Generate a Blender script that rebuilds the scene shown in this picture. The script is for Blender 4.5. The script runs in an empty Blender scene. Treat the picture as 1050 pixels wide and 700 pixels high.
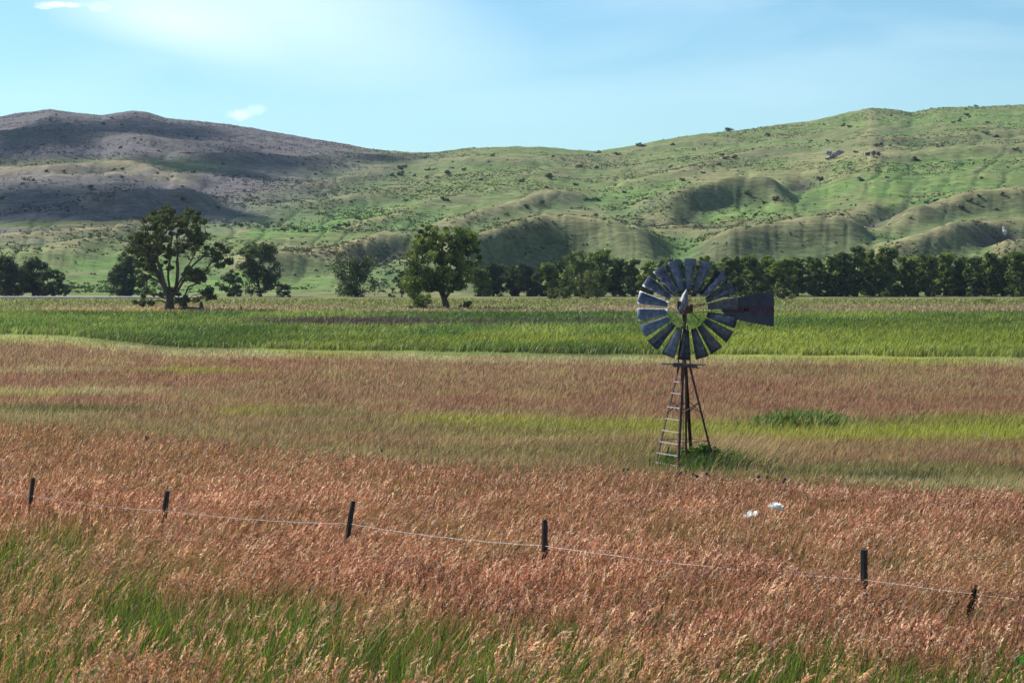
import bpy, bmesh, math, random
import numpy as np
from mathutils import Vector, Matrix, Euler

R = math.radians
random.seed(7)
rng = np.random.default_rng(11)
sc = bpy.context.scene
COL = sc.collection

# ------------------------------------------------------------------ camera
F, U0, V0, EYE = 2042.0, 525.0, 272.0, 7.6      # focal length in photo pixels, principal column, horizon row, eye height
cd = bpy.data.cameras.new('camera')
cam = bpy.data.objects.new('camera', cd); COL.objects.link(cam)
cam.location = (0, 0, EYE); cam.rotation_euler = (R(90), 0, 0)
cd.sensor_width = 36.0; cd.lens = 36.0 * F / 1050.0
cd.shift_y = -(350.0 - V0) / 1050.0
cd.clip_start = 0.5; cd.clip_end = 30000
sc.camera = cam

# ------------------------------------------------------------------ light
SUN_AZ, SUN_EL = R(-55), R(39)                 # azimuth from +Y (view direction), negative = left
SUN = Vector((math.sin(SUN_AZ) * math.cos(SUN_EL), math.cos(SUN_AZ) * math.cos(SUN_EL), math.sin(SUN_EL)))
w = bpy.data.worlds.new('World'); sc.world = w; w.use_nodes = True
nt = w.node_tree; nt.nodes.clear()
N = nt.nodes.new; LK = nt.links.new
out = N('ShaderNodeOutputWorld'); bg = N('ShaderNodeBackground'); bg.inputs['Strength'].default_value = 0.079
sky = N('ShaderNodeTexSky'); sky.sky_type = 'NISHITA'; sky.sun_disc = False
sky.sun_elevation = SUN_EL; sky.sun_rotation = SUN_AZ; sky.altitude = 900; sky.air_density = 1.0; sky.dust_density = 0.9; sky.ozone_density = 1.6
geo = N('ShaderNodeTexCoord')
def mathn(op, a, b=None, c=None, clamp=False):
    m = N('ShaderNodeMath'); m.operation = op; m.use_clamp = clamp
    for i, x in enumerate((a, b, c)):
        if x is None: continue
        if isinstance(x, (int, float)): m.inputs[i].default_value = x
        else: LK(x, m.inputs[i])
    return m.outputs[0]
sep = N('ShaderNodeSeparateXYZ'); LK(geo.outputs['Generated'], sep.inputs[0])
zc = mathn('MAXIMUM', sep.outputs['Z'], 0.02)
yy = mathn('MAXIMUM', sep.outputs['Y'], 0.02)
# high thin veil: noise over the direction, stretched along one slanted axis
mp = N('ShaderNodeMapping'); LK(geo.outputs['Generated'], mp.inputs['Vector'])
mp.inputs['Rotation'].default_value = (0, R(-38), 0); mp.inputs['Scale'].default_value = (2.2, 1.0, 9.0)
n1 = N('ShaderNodeTexNoise'); n1.inputs['Scale'].default_value = 1.7; n1.inputs['Detail'].default_value = 9; n1.inputs['Roughness'].default_value = .52
n1.inputs['Distortion'].default_value = .5
LK(mp.outputs[0], n1.inputs['Vector'])
veil = mathn('MULTIPLY', mathn('SUBTRACT', n1.outputs['Fac'], .40, clamp=True), 3.2, clamp=True)
hgt = mathn('MULTIPLY', mathn('SUBTRACT', zc, .055, clamp=True), 13.0, clamp=True)
veil = mathn('MULTIPLY', mathn('MULTIPLY', veil, hgt), .8)
# small puffs of cumulus low over the hills
n2 = N('ShaderNodeTexNoise'); n2.inputs['Scale'].default_value = 95; n2.inputs['Detail'].default_value = 6; n2.inputs['Roughness'].default_value = .6
LK(geo.outputs['Generated'], n2.inputs['Vector'])
def puff(u, v, ru, rv, amt):
    ax = mathn('DIVIDE', mathn('SUBTRACT', mathn('DIVIDE', sep.outputs['X'], yy), (u - U0) / F), ru / F)
    az = mathn('DIVIDE', mathn('SUBTRACT', mathn('DIVIDE', sep.outputs['Z'], yy), (V0 - v) / F), rv / F)
    d = mathn('SQRT', mathn('ADD', mathn('MULTIPLY', ax, ax), mathn('MULTIPLY', az, az)))
    d = mathn('ADD', d, mathn('MULTIPLY', mathn('SUBTRACT', n2.outputs['Fac'], .5), 1.9))
    m = mathn('MULTIPLY', mathn('SUBTRACT', 1.05, d), 1.7, clamp=True)
    front = mathn('GREATER_THAN', sep.outputs['Y'], .1)
    return mathn('MULTIPLY', mathn('MULTIPLY', m, amt), front)
def soft(u, v, ru, rv, slant, amt):
    ex = mathn('SUBTRACT', mathn('DIVIDE', sep.outputs['X'], yy), (u - U0) / F); ez = mathn('SUBTRACT', mathn('DIVIDE', sep.outputs['Z'], yy), (V0 - v) / F)
    ax = mathn('DIVIDE', mathn('ADD', ex, mathn('MULTIPLY', ez, slant)), ru / F); az = mathn('DIVIDE', ez, rv / F)
    d = mathn('ADD', mathn('SQRT', mathn('ADD', mathn('MULTIPLY', ax, ax), mathn('MULTIPLY', az, az))), mathn('MULTIPLY', mathn('SUBTRACT', n1.outputs['Fac'], .5), 1.6))
    return mathn('MULTIPLY', mathn('MULTIPLY', mathn('SUBTRACT', 1.15, d, clamp=True), amt), mathn('GREATER_THAN', sep.outputs['Y'], .1))
tot = mathn('ADD', mathn('MULTIPLY', veil, .45), mathn('ADD', soft(270, 5, 190, 95, 1.5, .34), soft(170, 22, 90, 40, 1.6, .30)))
for p in ((246, 117, 15, 7, .5), (262, 113, 13, 6, .3), (66, 5, 30, 4, .7), (108, 7, 22, 8, .5), (45, 7, 12, 3, .5)):
    tot = mathn('MAXIMUM', tot, puff(*p))
tint = N('ShaderNodeMixRGB'); tint.blend_type = 'MULTIPLY'; tint.inputs['Fac'].default_value = 1
tint.inputs['Color2'].default_value = (.74, 1.03, 1.10, 1)
LK(sky.outputs[0], tint.inputs['Color1'])
mx = N('ShaderNodeMixRGB'); LK(tot, mx.inputs['Fac']); LK(tint.outputs[0], mx.inputs['Color1'])
mx.inputs['Color2'].default_value = (10.2, 11.4, 11.8, 1)
LK(mx.outputs[0], bg.inputs['Color']); LK(bg.outputs[0], out.inputs['Surface'])

sl = bpy.data.lights.new('sun', 'SUN'); sl.energy = 5.0; sl.angle = R(.53); sl.color = (1, .94, .84)
so = bpy.data.objects.new('sun', sl); COL.objects.link(so)
so.rotation_euler = (-SUN).to_track_quat('-Z', 'Y').to_euler(); so.location = (-30, 20, 60)

vs = sc.view_settings; vs.view_transform = 'Standard'; vs.look = 'None'; vs.exposure = 0.64; vs.gamma = 1; vs.use_curve_mapping = False
sc.render.engine = 'CYCLES'
cy = sc.cycles
cy.max_bounces = 5; cy.diffuse_bounces = 3; cy.glossy_bounces = 2; cy.transmission_bounces = 3; cy.volume_bounces = 0; cy.transparent_max_bounces = 16
cy.use_adaptive_sampling = True; cy.adaptive_threshold = .02
cy.use_denoising = True; cy.denoiser = 'OPENIMAGEDENOISE'; cy.denoising_prefilter = 'ACCURATE'
cy.sample_clamp_indirect = 4

# ------------------------------------------------------------------ helpers
def tag(o, label=None, cat=None, group=None, kind=None):
    if label: o['label'] = label
    if cat: o['category'] = cat
    if group: o['group'] = group
    if kind: o['kind'] = kind
    return o
def link(name, me, parent=None, loc=(0, 0, 0)):
    o = bpy.data.objects.new(name, me); COL.objects.link(o); o.location = loc
    if parent is not None: o.parent = parent
    return o
def empty(name, loc=(0, 0, 0), rz=0):
    o = bpy.data.objects.new(name, None); COL.objects.link(o); o.location = loc; o.rotation_euler.z = rz
    o.empty_display_size = .3
    return o
def copy_tree(o, parent=None):
    c = o.copy(); COL.objects.link(c); c.parent = parent
    for ch in list(o.children): copy_tree(ch, c)
    return c
def mesh_np(name, V, faces, mat, col=None, smooth=False):
    """V (n,3); faces: list of (m,k) index arrays; col (n,3) per vertex"""
    me = bpy.data.meshes.new(name)
    V = np.asarray(V, np.float32)
    me.vertices.add(len(V)); me.vertices.foreach_set('co', V.ravel())
    idx = np.concatenate([np.asarray(f, np.int32).ravel() for f in faces])
    cnt = np.concatenate([np.full(len(f), np.asarray(f).shape[1], np.int32) for f in faces])
    st = np.concatenate([[0], np.cumsum(cnt)[:-1]]).astype(np.int32)
    me.loops.add(len(idx)); me.loops.foreach_set('vertex_index', idx)
    me.polygons.add(len(cnt)); me.polygons.foreach_set('loop_start', st)
    try: me.polygons.foreach_set('loop_total', cnt)
    except Exception: pass
    me.polygons.foreach_set('use_smooth', np.full(len(cnt), smooth))
    me.update(calc_edges=True)
    if col is not None:
        a = me.color_attributes.new('tone', 'FLOAT_COLOR', 'POINT')
        c = np.ones((len(V), 4), np.float32); c[:, :3] = col
        a.data.foreach_set('color', c.ravel())
    if mat: me.materials.append(mat)
    return me

def hash2(ix, iy, s):
    h = np.sin(ix * 127.1 + iy * 311.7 + s * 74.7) * 43758.5453
    return h - np.floor(h)
def vnoise(x, y, s=0):
    ix, iy = np.floor(x), np.floor(y); fx, fy = x - ix, y - iy
    fx = fx * fx * (3 - 2 * fx); fy = fy * fy * (3 - 2 * fy)
    a = hash2(ix, iy, s); b = hash2(ix + 1, iy, s); c = hash2(ix, iy + 1, s); d = hash2(ix + 1, iy + 1, s)
    return (a * (1 - fx) + b * fx) * (1 - fy) + (c * (1 - fx) + d * fx) * fy
def fbm(x, y, o=4, s=0):
    t = 0; a = .5; n = 0
    for i in range(o):
        t = t + a * vnoise(x * 2 ** i, y * 2 ** i, s + i * 3.1); n += a; a *= .5
    return t / n
def sstep(a, b, x):
    t = np.clip((x - a) / (b - a), 0, 1); return t * t * (3 - 2 * t)

# ------------------------------------------------------------------ materials
def newmat(name):
    m = bpy.data.materials.new(name); m.use_nodes = True; t = m.node_tree; t.nodes.clear(); return m, t
def plant_mat(name, trans=.4, gain=1.0, rough=.6, sheen=.12, tint=(1, 1, 1)):
    m, t = newmat(name); A = t.nodes.new; L = t.links.new
    at = A('ShaderNodeAttribute'); at.attribute_name = 'tone'
    g = A('ShaderNodeMixRGB'); g.blend_type = 'MULTIPLY'; g.inputs[0].default_value = 1; g.inputs[2].default_value = (gain, gain, gain, 1)
    L(at.outputs['Color'], g.inputs[1])
    d = A('ShaderNodeBsdfDiffuse'); tr = A('ShaderNodeBsdfTranslucent'); gl = A('ShaderNodeBsdfGlossy')
    gl.inputs['Roughness'].default_value = rough; gl.inputs['Color'].default_value = (.6, .6, .55, 1)
    L(g.outputs[0], d.inputs[0])
    g2 = A('ShaderNodeMixRGB'); g2.blend_type = 'MULTIPLY'; g2.inputs[0].default_value = 1; g2.inputs[2].default_value = (*tint, 1)
    L(g.outputs[0], g2.inputs[1]); L(g2.outputs[0], tr.inputs[0])
    a = A('ShaderNodeMixShader'); a.inputs[0].default_value = trans; L(d.outputs[0], a.inputs[1]); L(tr.outputs[0], a.inputs[2])
    b = A('ShaderNodeMixShader'); b.inputs[0].default_value = sheen; L(a.outputs[0], b.inputs[1]); L(gl.outputs[0], b.inputs[2])
    o = A('ShaderNodeOutputMaterial'); L(b.outputs[0], o.inputs[0]); return m
def noise_mat(name, c1, c2, scale=5, rough=.8, metal=0, bump=.2, detail=6, c3=None, stretch=(1, 1, 1)):
    m, t = newmat(name); A = t.nodes.new; L = t.links.new
    tc = A('ShaderNodeTexCoord'); mp = A('ShaderNodeMapping'); mp.inputs['Scale'].default_value = stretch
    L(tc.outputs['Object'], mp.inputs[0])
    n = A('ShaderNodeTexNoise'); n.inputs['Scale'].default_value = scale; n.inputs['Detail'].default_value = detail; n.inputs['Roughness'].default_value = .62
    L(mp.outputs[0], n.inputs['Vector'])
    r = A('ShaderNodeValToRGB'); r.color_ramp.elements[0].position = .32; r.color_ramp.elements[1].position = .68
    r.color_ramp.elements[0].color = (*c1, 1); r.color_ramp.elements[1].color = (*c2, 1)
    if c3:
        e = r.color_ramp.elements.new(.5); e.color = (*c3, 1)
    L(n.outputs['Fac'], r.inputs[0])
    p = A('ShaderNodeBsdfPrincipled'); p.inputs['Roughness'].default_value = rough; p.inputs['Metallic'].default_value = metal
    L(r.outputs[0], p.inputs['Base Color'])
    if bump:
        b = A('ShaderNodeBump'); b.inputs['Strength'].default_value = bump; b.inputs['Distance'].default_value = .02
        L(n.outputs['Fac'], b.inputs['Height']); L(b.outputs[0], p.inputs['Normal'])
    o = A('ShaderNodeOutputMaterial'); L(p.outputs[0], o.inputs[0]); return m
def terrain_mat(name, var_scale, fine_scale, bump_d, bump_s=.6, st=(1, 1, 1)):
    m, t = newmat(name); A = t.nodes.new; L = t.links.new
    at = A('ShaderNodeAttribute'); at.attribute_name = 'tone'
    tc = A('ShaderNodeTexCoord')
    n = A('ShaderNodeTexNoise'); n.inputs['Scale'].default_value = var_scale; n.inputs['Detail'].default_value = 8; n.inputs['Roughness'].default_value = .65
    f = A('ShaderNodeTexNoise'); f.inputs['Scale'].default_value = fine_scale; f.inputs['Detail'].default_value = 5; f.inputs['Roughness'].default_value = .7
    mp = A('ShaderNodeMapping'); mp.inputs['Scale'].default_value = st; L(tc.outputs['Object'], mp.inputs[0])
    L(tc.outputs['Object'], n.inputs['Vector']); L(mp.outputs[0], f.inputs['Vector'])
    r = A('ShaderNodeMapRange'); r.inputs['From Min'].default_value = .3; r.inputs['From Max'].default_value = .7; r.inputs['To Min'].default_value = .62; r.inputs['To Max'].default_value = 1.35
    L(n.outputs['Fac'], r.inputs['Value'])
    r2 = A('ShaderNodeMapRange'); r2.inputs['From Min'].default_value = .3; r2.inputs['From Max'].default_value = .7; r2.inputs['To Min'].default_value = .6; r2.inputs['To Max'].default_value = 1.4
    L(f.outputs['Fac'], r2.inputs['Value'])
    mm = A('ShaderNodeMath'); mm.operation = 'MULTIPLY'; L(r.outputs[0], mm.inputs[0]); L(r2.outputs[0], mm.inputs[1])
    v = A('ShaderNodeVectorMath'); v.operation = 'SCALE'; L(at.outputs['Color'], v.inputs[0]); L(mm.outputs[0], v.inputs['Scale'])
    p = A('ShaderNodeBsdfPrincipled'); p.inputs['Roughness'].default_value = .95; p.inputs['Specular IOR Level'].default_value = .1
    L(v.outputs[0], p.inputs['Base Color'])
    b = A('ShaderNodeBump'); b.inputs['Strength'].default_value = bump_s; b.inputs['Distance'].default_value = bump_d
    L(f.outputs['Fac'], b.inputs['Height']); L(b.outputs[0], p.inputs['Normal'])
    o = A('ShaderNodeOutputMaterial'); L(p.outputs[0], o.inputs[0]); return m

M_grass = plant_mat('grass_blades', .42, 1.0, .5, .035)
M_head = plant_mat('seed_heads', .36, 1.06, .55, .035, (1.1, .92, .75))
M_leaf = plant_mat('tree_leaves', .42, 1.0, .5, .05, (1.15, 1.1, .5))
M_scrub = plant_mat('scrub', .1, 1.0, .8, .0)
M_bark = noise_mat('bark', (.035, .028, .022), (.10, .08, .065), 3, .9, 0, .5)
M_barkfar = noise_mat('dark_bark', (.03, .025, .025), (.07, .055, .05), 3, .9, 0, .3)
M_steel = noise_mat('weathered_steel', (.065, .085, .13), (.26, .29, .34), 3.2, .5, .3, .15, 8, (.10, .13, .19))
M_hood = noise_mat('hood_steel', (.10, .11, .14), (.19, .20, .24), 3, .6, .2, .1)
M_rust = noise_mat('rusty_iron', (.036, .020, .017), (.11, .058, .045), 6, .75, .35, .3)
M_rung = noise_mat('pale_rung', (.30, .26, .26), (.52, .46, .45), 6, .55, .15, .1)
M_tail = noise_mat('tail_sheet', (.022, .027, .050), (.062, .064, .095), 2.6, .7, 0, 0, 8)
M_letter = noise_mat('faded_red_paint', (.07, .006, .012), (.12, .010, .018), 8, .7, 0, 0)
M_post = noise_mat('creosoted_post', (.012, .010, .012), (.05, .038, .036), 9, .85, 0, .5, 6, None, (1, 1, .2))
M_wire = noise_mat('old_wire', (.20, .15, .13), (.42, .34, .31), 12, .5, .3, 0)
M_rock = noise_mat('outcrop_rock', (.05, .04, .05), (.50, .44, .44), .7, .9, 0, .6)
M_chalk = noise_mat('chalk_rock', (.5, .46, .42), (.75, .72, .68), .5, .9, 0, .5)
M_petal = plant_mat('white_petals', .35, 1.0, .6, .02)
M_road = noise_mat('pale_gravel', (.40, .37, .38), (.62, .58, .58), .4, .9, 0, .2)
M_cloud, _t = newmat('cloud_vapour')
_d = _t.nodes.new('ShaderNodeBsdfDiffuse'); _d.inputs[0].default_value = (.9, .9, .92, 1); _x = _t.nodes.new('ShaderNodeBsdfTransparent'); _m = _t.nodes.new('ShaderNodeMixShader'); _m.inputs[0].default_value = .84
_t.links.new(_d.outputs[0], _m.inputs[1]); _t.links.new(_x.outputs[0], _m.inputs[2]); _o = _t.nodes.new('ShaderNodeOutputMaterial'); _t.links.new(_m.outputs[0], _o.inputs[0])

# ------------------------------------------------------------------ ground shape
GY = np.array([-60, 0, 10, 17, 27, 36, 45, 55, 62, 70, 80, 6000.]); GZ = np.array([9.0, 5.9, 4.25, 3.35, 2.45, 1.90, 1.40, .76, .34, .08, 0, 0])
_ty = np.linspace(-60, 140, 2001); _tz = np.interp(_ty, GY, GZ)
_k = np.exp(-np.linspace(-2, 2, 61) ** 2); _k /= _k.sum()
_tz = np.convolve(np.pad(_tz, 30, mode='edge'), _k, 'valid')
def zg(X, Y):
    X = np.asarray(X, float); Y = np.asarray(Y, float)
    z = np.interp(Y, _ty, _tz)
    return z + .10 * (vnoise(X / 7 + 3, Y / 9, 5) - .5) * np.clip(Y / 20, 0, 1) * (Y < 480) 
def proj(X, Y, Z): return U0 + F * X / Y, V0 + F * (EYE - Z) / Y
_dD = np.concatenate([np.linspace(9, 120, 3000), np.linspace(120.2, 700, 3000)])
def unproj(u, v, h):
    vv = V0 + F * (EYE - np.interp(_dD, _ty, _tz, right=0) - h) / _dD
    o = np.argsort(vv); D = np.interp(v, vv[o], _dD[o])
    return (u - U0) / F * D, D

# colours of the standing vegetation (albedo), by place in the field
C = dict(red=(.345, .172, .110), redb=(.29, .150, .085), tan=(.36, .27, .12), brown=(.30, .185, .105), pale=(.42, .39, .19), ygreen=(.31, .33, .045),
         reed=(.11, .175, .036), reedl=(.22, .27, .058), dgreen=(.045, .09, .018), purple=(.085, .060, .055), olive=(.19, .175, .055), farpink=(.30, .23, .13), lush=(.06, .11, .02))
C = {k: np.array(v) for k, v in C.items()}
def lerp(a, b, m): return a + (b - a) * m[:, None]
def line(u, pts): p = np.array(pts, float); return np.interp(u, p[:, 0], p[:, 1])
EDGE = [(-400, 418), (0, 433), (130, 442), (200, 450), (300, 462), (430, 473), (560, 480), (700, 486), (800, 491), (1050, 507), (1400, 525)]
REEDLO = [(-400, 341), (0, 343), (60, 344), (130, 351), (180, 356), (400, 360), (620, 363), (1050, 366), (1400, 367)]
def ell(u, v, cu, cv, ru, rv, soft=.5):
    d = np.sqrt(((u - cu) / ru) ** 2 + ((v - cv) / rv) ** 2)
    return 1 - sstep(1 - soft, 1 + soft, d)
def zone(X, Y, h=.35):
    u = U0 + F * X / Y; v = V0 + F * (EYE - np.interp(Y, _ty, _tz) - h) / Y
    w1 = fbm(u / 110, v / 9, 4, 1) - .5; w2 = fbm(u / 38, v / 4.5, 3, 9) - .5; w3 = fbm(u / 260, v / 14, 3, 21) - .5
    vw = v + w1 * 7
    c = np.tile(C['brown'], (len(u), 1))
    c = lerp(c, C['red'] * .92, np.clip(.5 + w3 * 4, 0, 1) * .6)
    c = lerp(c, C['olive'], np.clip(w1 * 3.2 + .1, 0, 1) * .42)
    c = lerp(c, C['tan'], np.clip(w2 * 3.2, 0, 1) * .75)
    c = lerp(c, np.array((.28, .130, .085)), np.clip(-w2 * 3 + w3 * 2, 0, 1) * .5)
    # strips of other grasses lying in the meadow
    for cu, cv, ru, rv, col, a in ((60, 376, 90, 2.5, 'pale', .55), (200, 378, 60, 2.5, 'ygreen', .7), (60, 397, 110, 3, 'pale', .75), (30, 399, 60, 2, 'ygreen', .5),
            (50, 417, 100, 3.6, 'dgreen', .7), (0, 424, 90, 4, 'pale', .6), (250, 418, 35, 5, 'ygreen', .6), (330, 421, 60, 4, 'olive', .7), (480, 426, 70, 4, 'ygreen', .7), (620, 432, 160, 4.5, 'ygreen', .8),
            (870, 440, 290, 8, 'ygreen', .9), (1010, 434, 110, 11, 'ygreen', .95), (950, 428, 130, 5, 'olive', .5), (560, 446, 160, 4, 'tan', .6), (330, 465, 60, 6, 'pale', .8), (300, 457, 80, 4, 'olive', .5),
            (600, 458, 180, 6, 'olive', .7), (880, 478, 150, 8, 'reed', .6), (1000, 481, 90, 7, 'olive', .7), (700, 470, 70, 6, 'olive', .6), (960, 492, 130, 6, 'pale', .85), (1040, 497, 50, 7, 'pale', .7), (780, 484, 60, 5, 'olive', .7),
            (440, 437, 260, 6, 'olive', .45), (760, 405, 300, 4, 'redb', .4), (820, 458, 120, 5, 'tan', .5)):
        c = lerp(c, C[col], ell(u, vw, cu, cv, ru, rv, .7) * a)
    ed = line(u, EDGE) - v
    c = lerp(c, C['tan'] * .62 + C['olive'] * .3, sstep(-2, 3, ed) * (1 - sstep(8, 26, ed + w1 * 18)) * .5)
    # bright rim below the reeds, reeds, far strips
    lo = line(u, REEDLO)
    rim = sstep(lo - 1, lo + 1, v + w2 * 3) * (1 - sstep(lo + 4, lo + 9, v + w1 * 6 + w2 * 4))
    c = lerp(c, C['pale'], rim * np.clip(.75 + w2 * 1.6, 0, 1)); c = lerp(c, C['ygreen'], rim * np.clip(w1 * 3 + .25, 0, 1) * .7)
    reed = 1 - sstep(lo - 1.0, lo + 1.0, v + w2 * 2)
    rc = np.tile(C['reed'], (len(u), 1)); rc = lerp(rc, C['reedl'], np.clip(w1 * 4 + .5 + w2 * 1.5, 0, 1)); rc = lerp(rc, C['dgreen'], np.clip(-w3 * 5 - .15 + w2, 0, 1) * .6); rc = lerp(rc, C['ygreen'] * .85, ell(u, v + w2 * 6, 470, 352, 240, 5) * .6)
    rc = lerp(rc, C['dgreen'], ell(u, v + w2 * 6, 240, 351, 200, 5) * .55)
    rc = lerp(rc, C['dgreen'], ell(u, v + w2 * 6, 130, 322, 80, 3) * .5)
    rc = lerp(rc, C['purple'], ell(u, v + w2 * 5, 360, 331, 110, 4.6) * .95)
    rc = lerp(rc, C['purple'], ell(u, v + w2 * 5, 560, 331, 120, 3) * .7)
    rc = lerp(rc, C['dgreen'], ell(u, v + w2 * 6, 620, 357, 60, 4) * .5)
    rc = lerp(rc, C['ygreen'], ell(u, v + w2 * 8, 880, 350, 260, 14) * .5)
    c = lerp(c, rc, reed)
    far = 1 - sstep(319.5, 321.5, v + w2 * 2.5)
    fc = np.tile(C['farpink'], (len(u), 1)); fc = lerp(fc, C['tan'] * 1.1, ell(u, v, 60, 318.5, 230, 2.6) * .9); fc = lerp(fc, C['reed'] * 1.2, np.clip(w1 * 4 + .2, 0, 1) * .6)
    fc = lerp(fc, C['reedl'] * .5 + C['olive'] * .35, (1 - sstep(311.5, 314, v)) * .85)
    c = lerp(c, fc, far)
    return c, u, v, reed, far

# ------------------------------------------------------------------ ground sheet
def grid_mesh(name, xs_fn, Ys, nx, zfn, mat, colfn, smooth=True):
    t = np.linspace(-1, 1, nx)
    Y = np.repeat(Ys, nx); X = np.concatenate([xs_fn(y, t) for y in Ys])
    Z = zfn(X, Y); V = np.stack([X, Y, Z], 1)
    i = np.arange((len(Ys) - 1) * nx).reshape(len(Ys) - 1, nx)[:, :-1].ravel()
    Fc = np.stack([i, i + 1, i + nx + 1, i + nx], 1)
    return mesh_np(name, V, [Fc], mat, colfn(X, Y), smooth)
Ys = np.concatenate([np.linspace(-300, -10, 12), np.linspace(-5, 90, 191), 90 + (np.linspace(0, 1, 260)[1:] ** 1.6) * 430, [700, 1200, 2500, 6000, 12000]])
def gx(y, t):
    a = np.sign(t) * (np.abs(t) * .9 + 0)  # dense in the view cone, wide beyond it
    w1 = .33 * max(abs(y), 10) + 12
    return np.where(np.abs(t) < .92, t / .92 * w1, np.sign(t) * (w1 + (np.abs(t) - .92) / .08 * 9000))
def gcol(X, Y):
    c, u, v, reed, far = zone(X, np.maximum(Y, 12), .25)
    near = sstep(-4, 4, v - line(u, EDGE))
    soil = np.array((.13, .095, .05)); c = c * .82
    c = lerp(c, soil, near)
    wide = (Y > 600) | (np.abs(u - U0) > 1500)
    c[wide] = (.13, .14, .06)
    return c
ground = link('ground', grid_mesh('ground', gx, Ys, 330, zg, terrain_mat('meadow_ground', .35, 5, .05), gcol))
tag(ground, 'flat meadow floor sloping down from the roadside bank', 'ground', kind='structure')

# ------------------------------------------------------------------ hills
SKY = [(-700, 150), (-200, 128), (0, 119), (25, 115), (52, 111.5), (75, 115), (105, 118), (135, 113.5), (150, 115), (170, 121), (230, 127), (300, 138), (350, 147), (385, 153), (420, 156.5), (450, 156), (480, 152), (530, 150), (560, 151),
       (585, 154), (612, 155), (640, 151.5), (700, 140), (760, 133), (830, 124), (868, 116), (893, 110.5), (922, 113), (935, 115), (965, 110.5), (1000, 109), (1050, 107), (1250, 100), (1700, 120)]
def base_D(u): return line(u, [(-700, 1750), (0, 1700), (300, 1650), (450, 1500), (650, 1500), (850, 1550), (1700, 1650)])
D0 = 505.0
def basez(u, D):
    Ds = base_D(u); t = (D - D0) / (Ds - D0); Zs = EYE + (V0 - line(u, SKY)) * Ds / F
    tt = np.clip(t, 0, 1); f = (tt ** 1.12) * (1 - .0 * tt)
    f = f * sstep(-.02, .10, t) ** .5
    over = np.clip(t - 1, 0, 3)
    return Zs * (f - over * .55) * (t > 0) - .3 * (t <= 0)
_tt = np.linspace(0, 1, 400)
def inv(u, v):
    D = D0 + _tt * (base_D(u) - D0); vv = V0 + F * (EYE - basez(np.full(400, float(u)), D)) / D
    o = np.argsort(vv); return float(np.interp(v, vv[o], D[o]))
def wpt(u, v): D = inv(u, v); return ((u - U0) / F * D, D)
# ridges: crest line across the slope, height in metres, rows down to the foot, tan crest amount, taper (left, right) in columns
RIDGES = [
 ([(375, 277), (420, 260), (455, 245), (480, 236), (500, 228), (540, 215), (580, 211), (620, 215), (655, 226), (692, 243)], 17, 46, .45, 110, 34),
 ([(405, 244), (430, 236), (470, 222), (510, 208), (545, 196), (570, 191), (604, 198)], 7, 20, .8, 60, 24),
 ([(350, 230), (400, 216), (430, 206), (480, 196), (535, 189)], 4, 12, .4, 60, 40),
 ([(635, 207), (660, 199), (690, 191), (725, 181), (760, 174), (785, 173.5), (812, 179)], 15, 34, .7, 60, 14),
 ([(590, 197), (630, 189), (690, 174), (735, 162), (785, 152), (850, 146)], 5, 14, .7, 50, 40),
 ([(590, 165), (630, 157), (675, 147.5), (725, 141.5), (780, 139)], 4, 9, .6, 40, 30),
 ([(690, 250), (715, 237), (750, 227), (795, 218.5), (835, 216.5), (865, 219), (893, 230)], 13, 42, .4, 60, 16),
 ([(870, 262), (885, 254), (925, 241), (960, 229), (990, 220.5), (1014, 219), (1030, 230)], 11, 36, 1.0, 40, 14),
 ([(885, 220), (910, 211), (950, 202), (1000, 193), (1050, 192), (1160, 192)], 9, 16, .8, 40, 60),
 ([(1002, 268), (1025, 252), (1050, 238), (1120, 216), (1200, 205)], 9, 30, .8, 22, 60),
 ([(835, 150), (870, 143.5), (900, 141), (960, 138.5), (1000, 136), (1100, 129)], 5, 9, .7, 30, 50),
 ([(850, 164), (870, 160), (930, 155), (990, 150), (1100, 146)], 5, 12, .6, 30, 50),
 ([(448, 162), (480, 157.5), (510, 157), (540, 160), (558, 167)], 7, 12, .1, 16, 12),
 ([(535, 169), (570, 161), (600, 157.5), (618, 157.5)], 5, 10, .2, 20, 14),
 ([(490, 188), (520, 181), (560, 172), (600, 166), (650, 159)], 3, 8, .9, 40, 30),
 ([(-160, 172), (0, 168), (50, 168), (85, 166), (120, 162), (148, 164), (175, 176), (240, 184)], 8, 11, 1.3, 60, 50),
 ([(-160, 184), (0, 179.5), (65, 177), (125, 174), (170, 182)], 6, 48, 1.4, 60, 30),
 ([(50, 203), (120, 196), (170, 193), (210, 196), (232, 202)], 9, 22, .2, 60, 12),
 ([(-160, 248), (0, 242), (50, 237), (100, 234), (145, 229), (180, 222)], 5, 11, 1.1, 60, 40),
 ([(-160, 270), (0, 260), (55, 254), (100, 245), (135, 241)], 5, 14, .4, 60, 30),
 ([(205, 214), (215, 209), (280, 194), (350, 177), (415, 161)], 9, 16, .5, 20, 40),
 ([(225, 220), (240, 213), (320, 204), (390, 194), (445, 182)], 7, 12, .4, 40, 40),
 ([(265, 268), (280, 262), (325, 253), (370, 242), (420, 233)], 7, 16, 1.0, 40, 30),
 ([(340, 236), (370, 225), (405, 217), (440, 210)], 6, 14, .9, 30, 30),
 ([(220, 268), (240, 260), (280, 253.5), (325, 262)], 7, 18, .7, 30, 30),
 ([(-160, 138), (0, 133), (60, 130), (120, 134), (200, 143), (270, 148)], 6, 14, .1, 60, 60),
 ([(180, 158), (240, 156), (300, 158), (360, 160)], 5, 10, .3, 40, 40),
 ([(600, 246), (660, 238), (700, 228), (722, 222)], 0.1, 8, .1, 40, 14),
]
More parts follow.
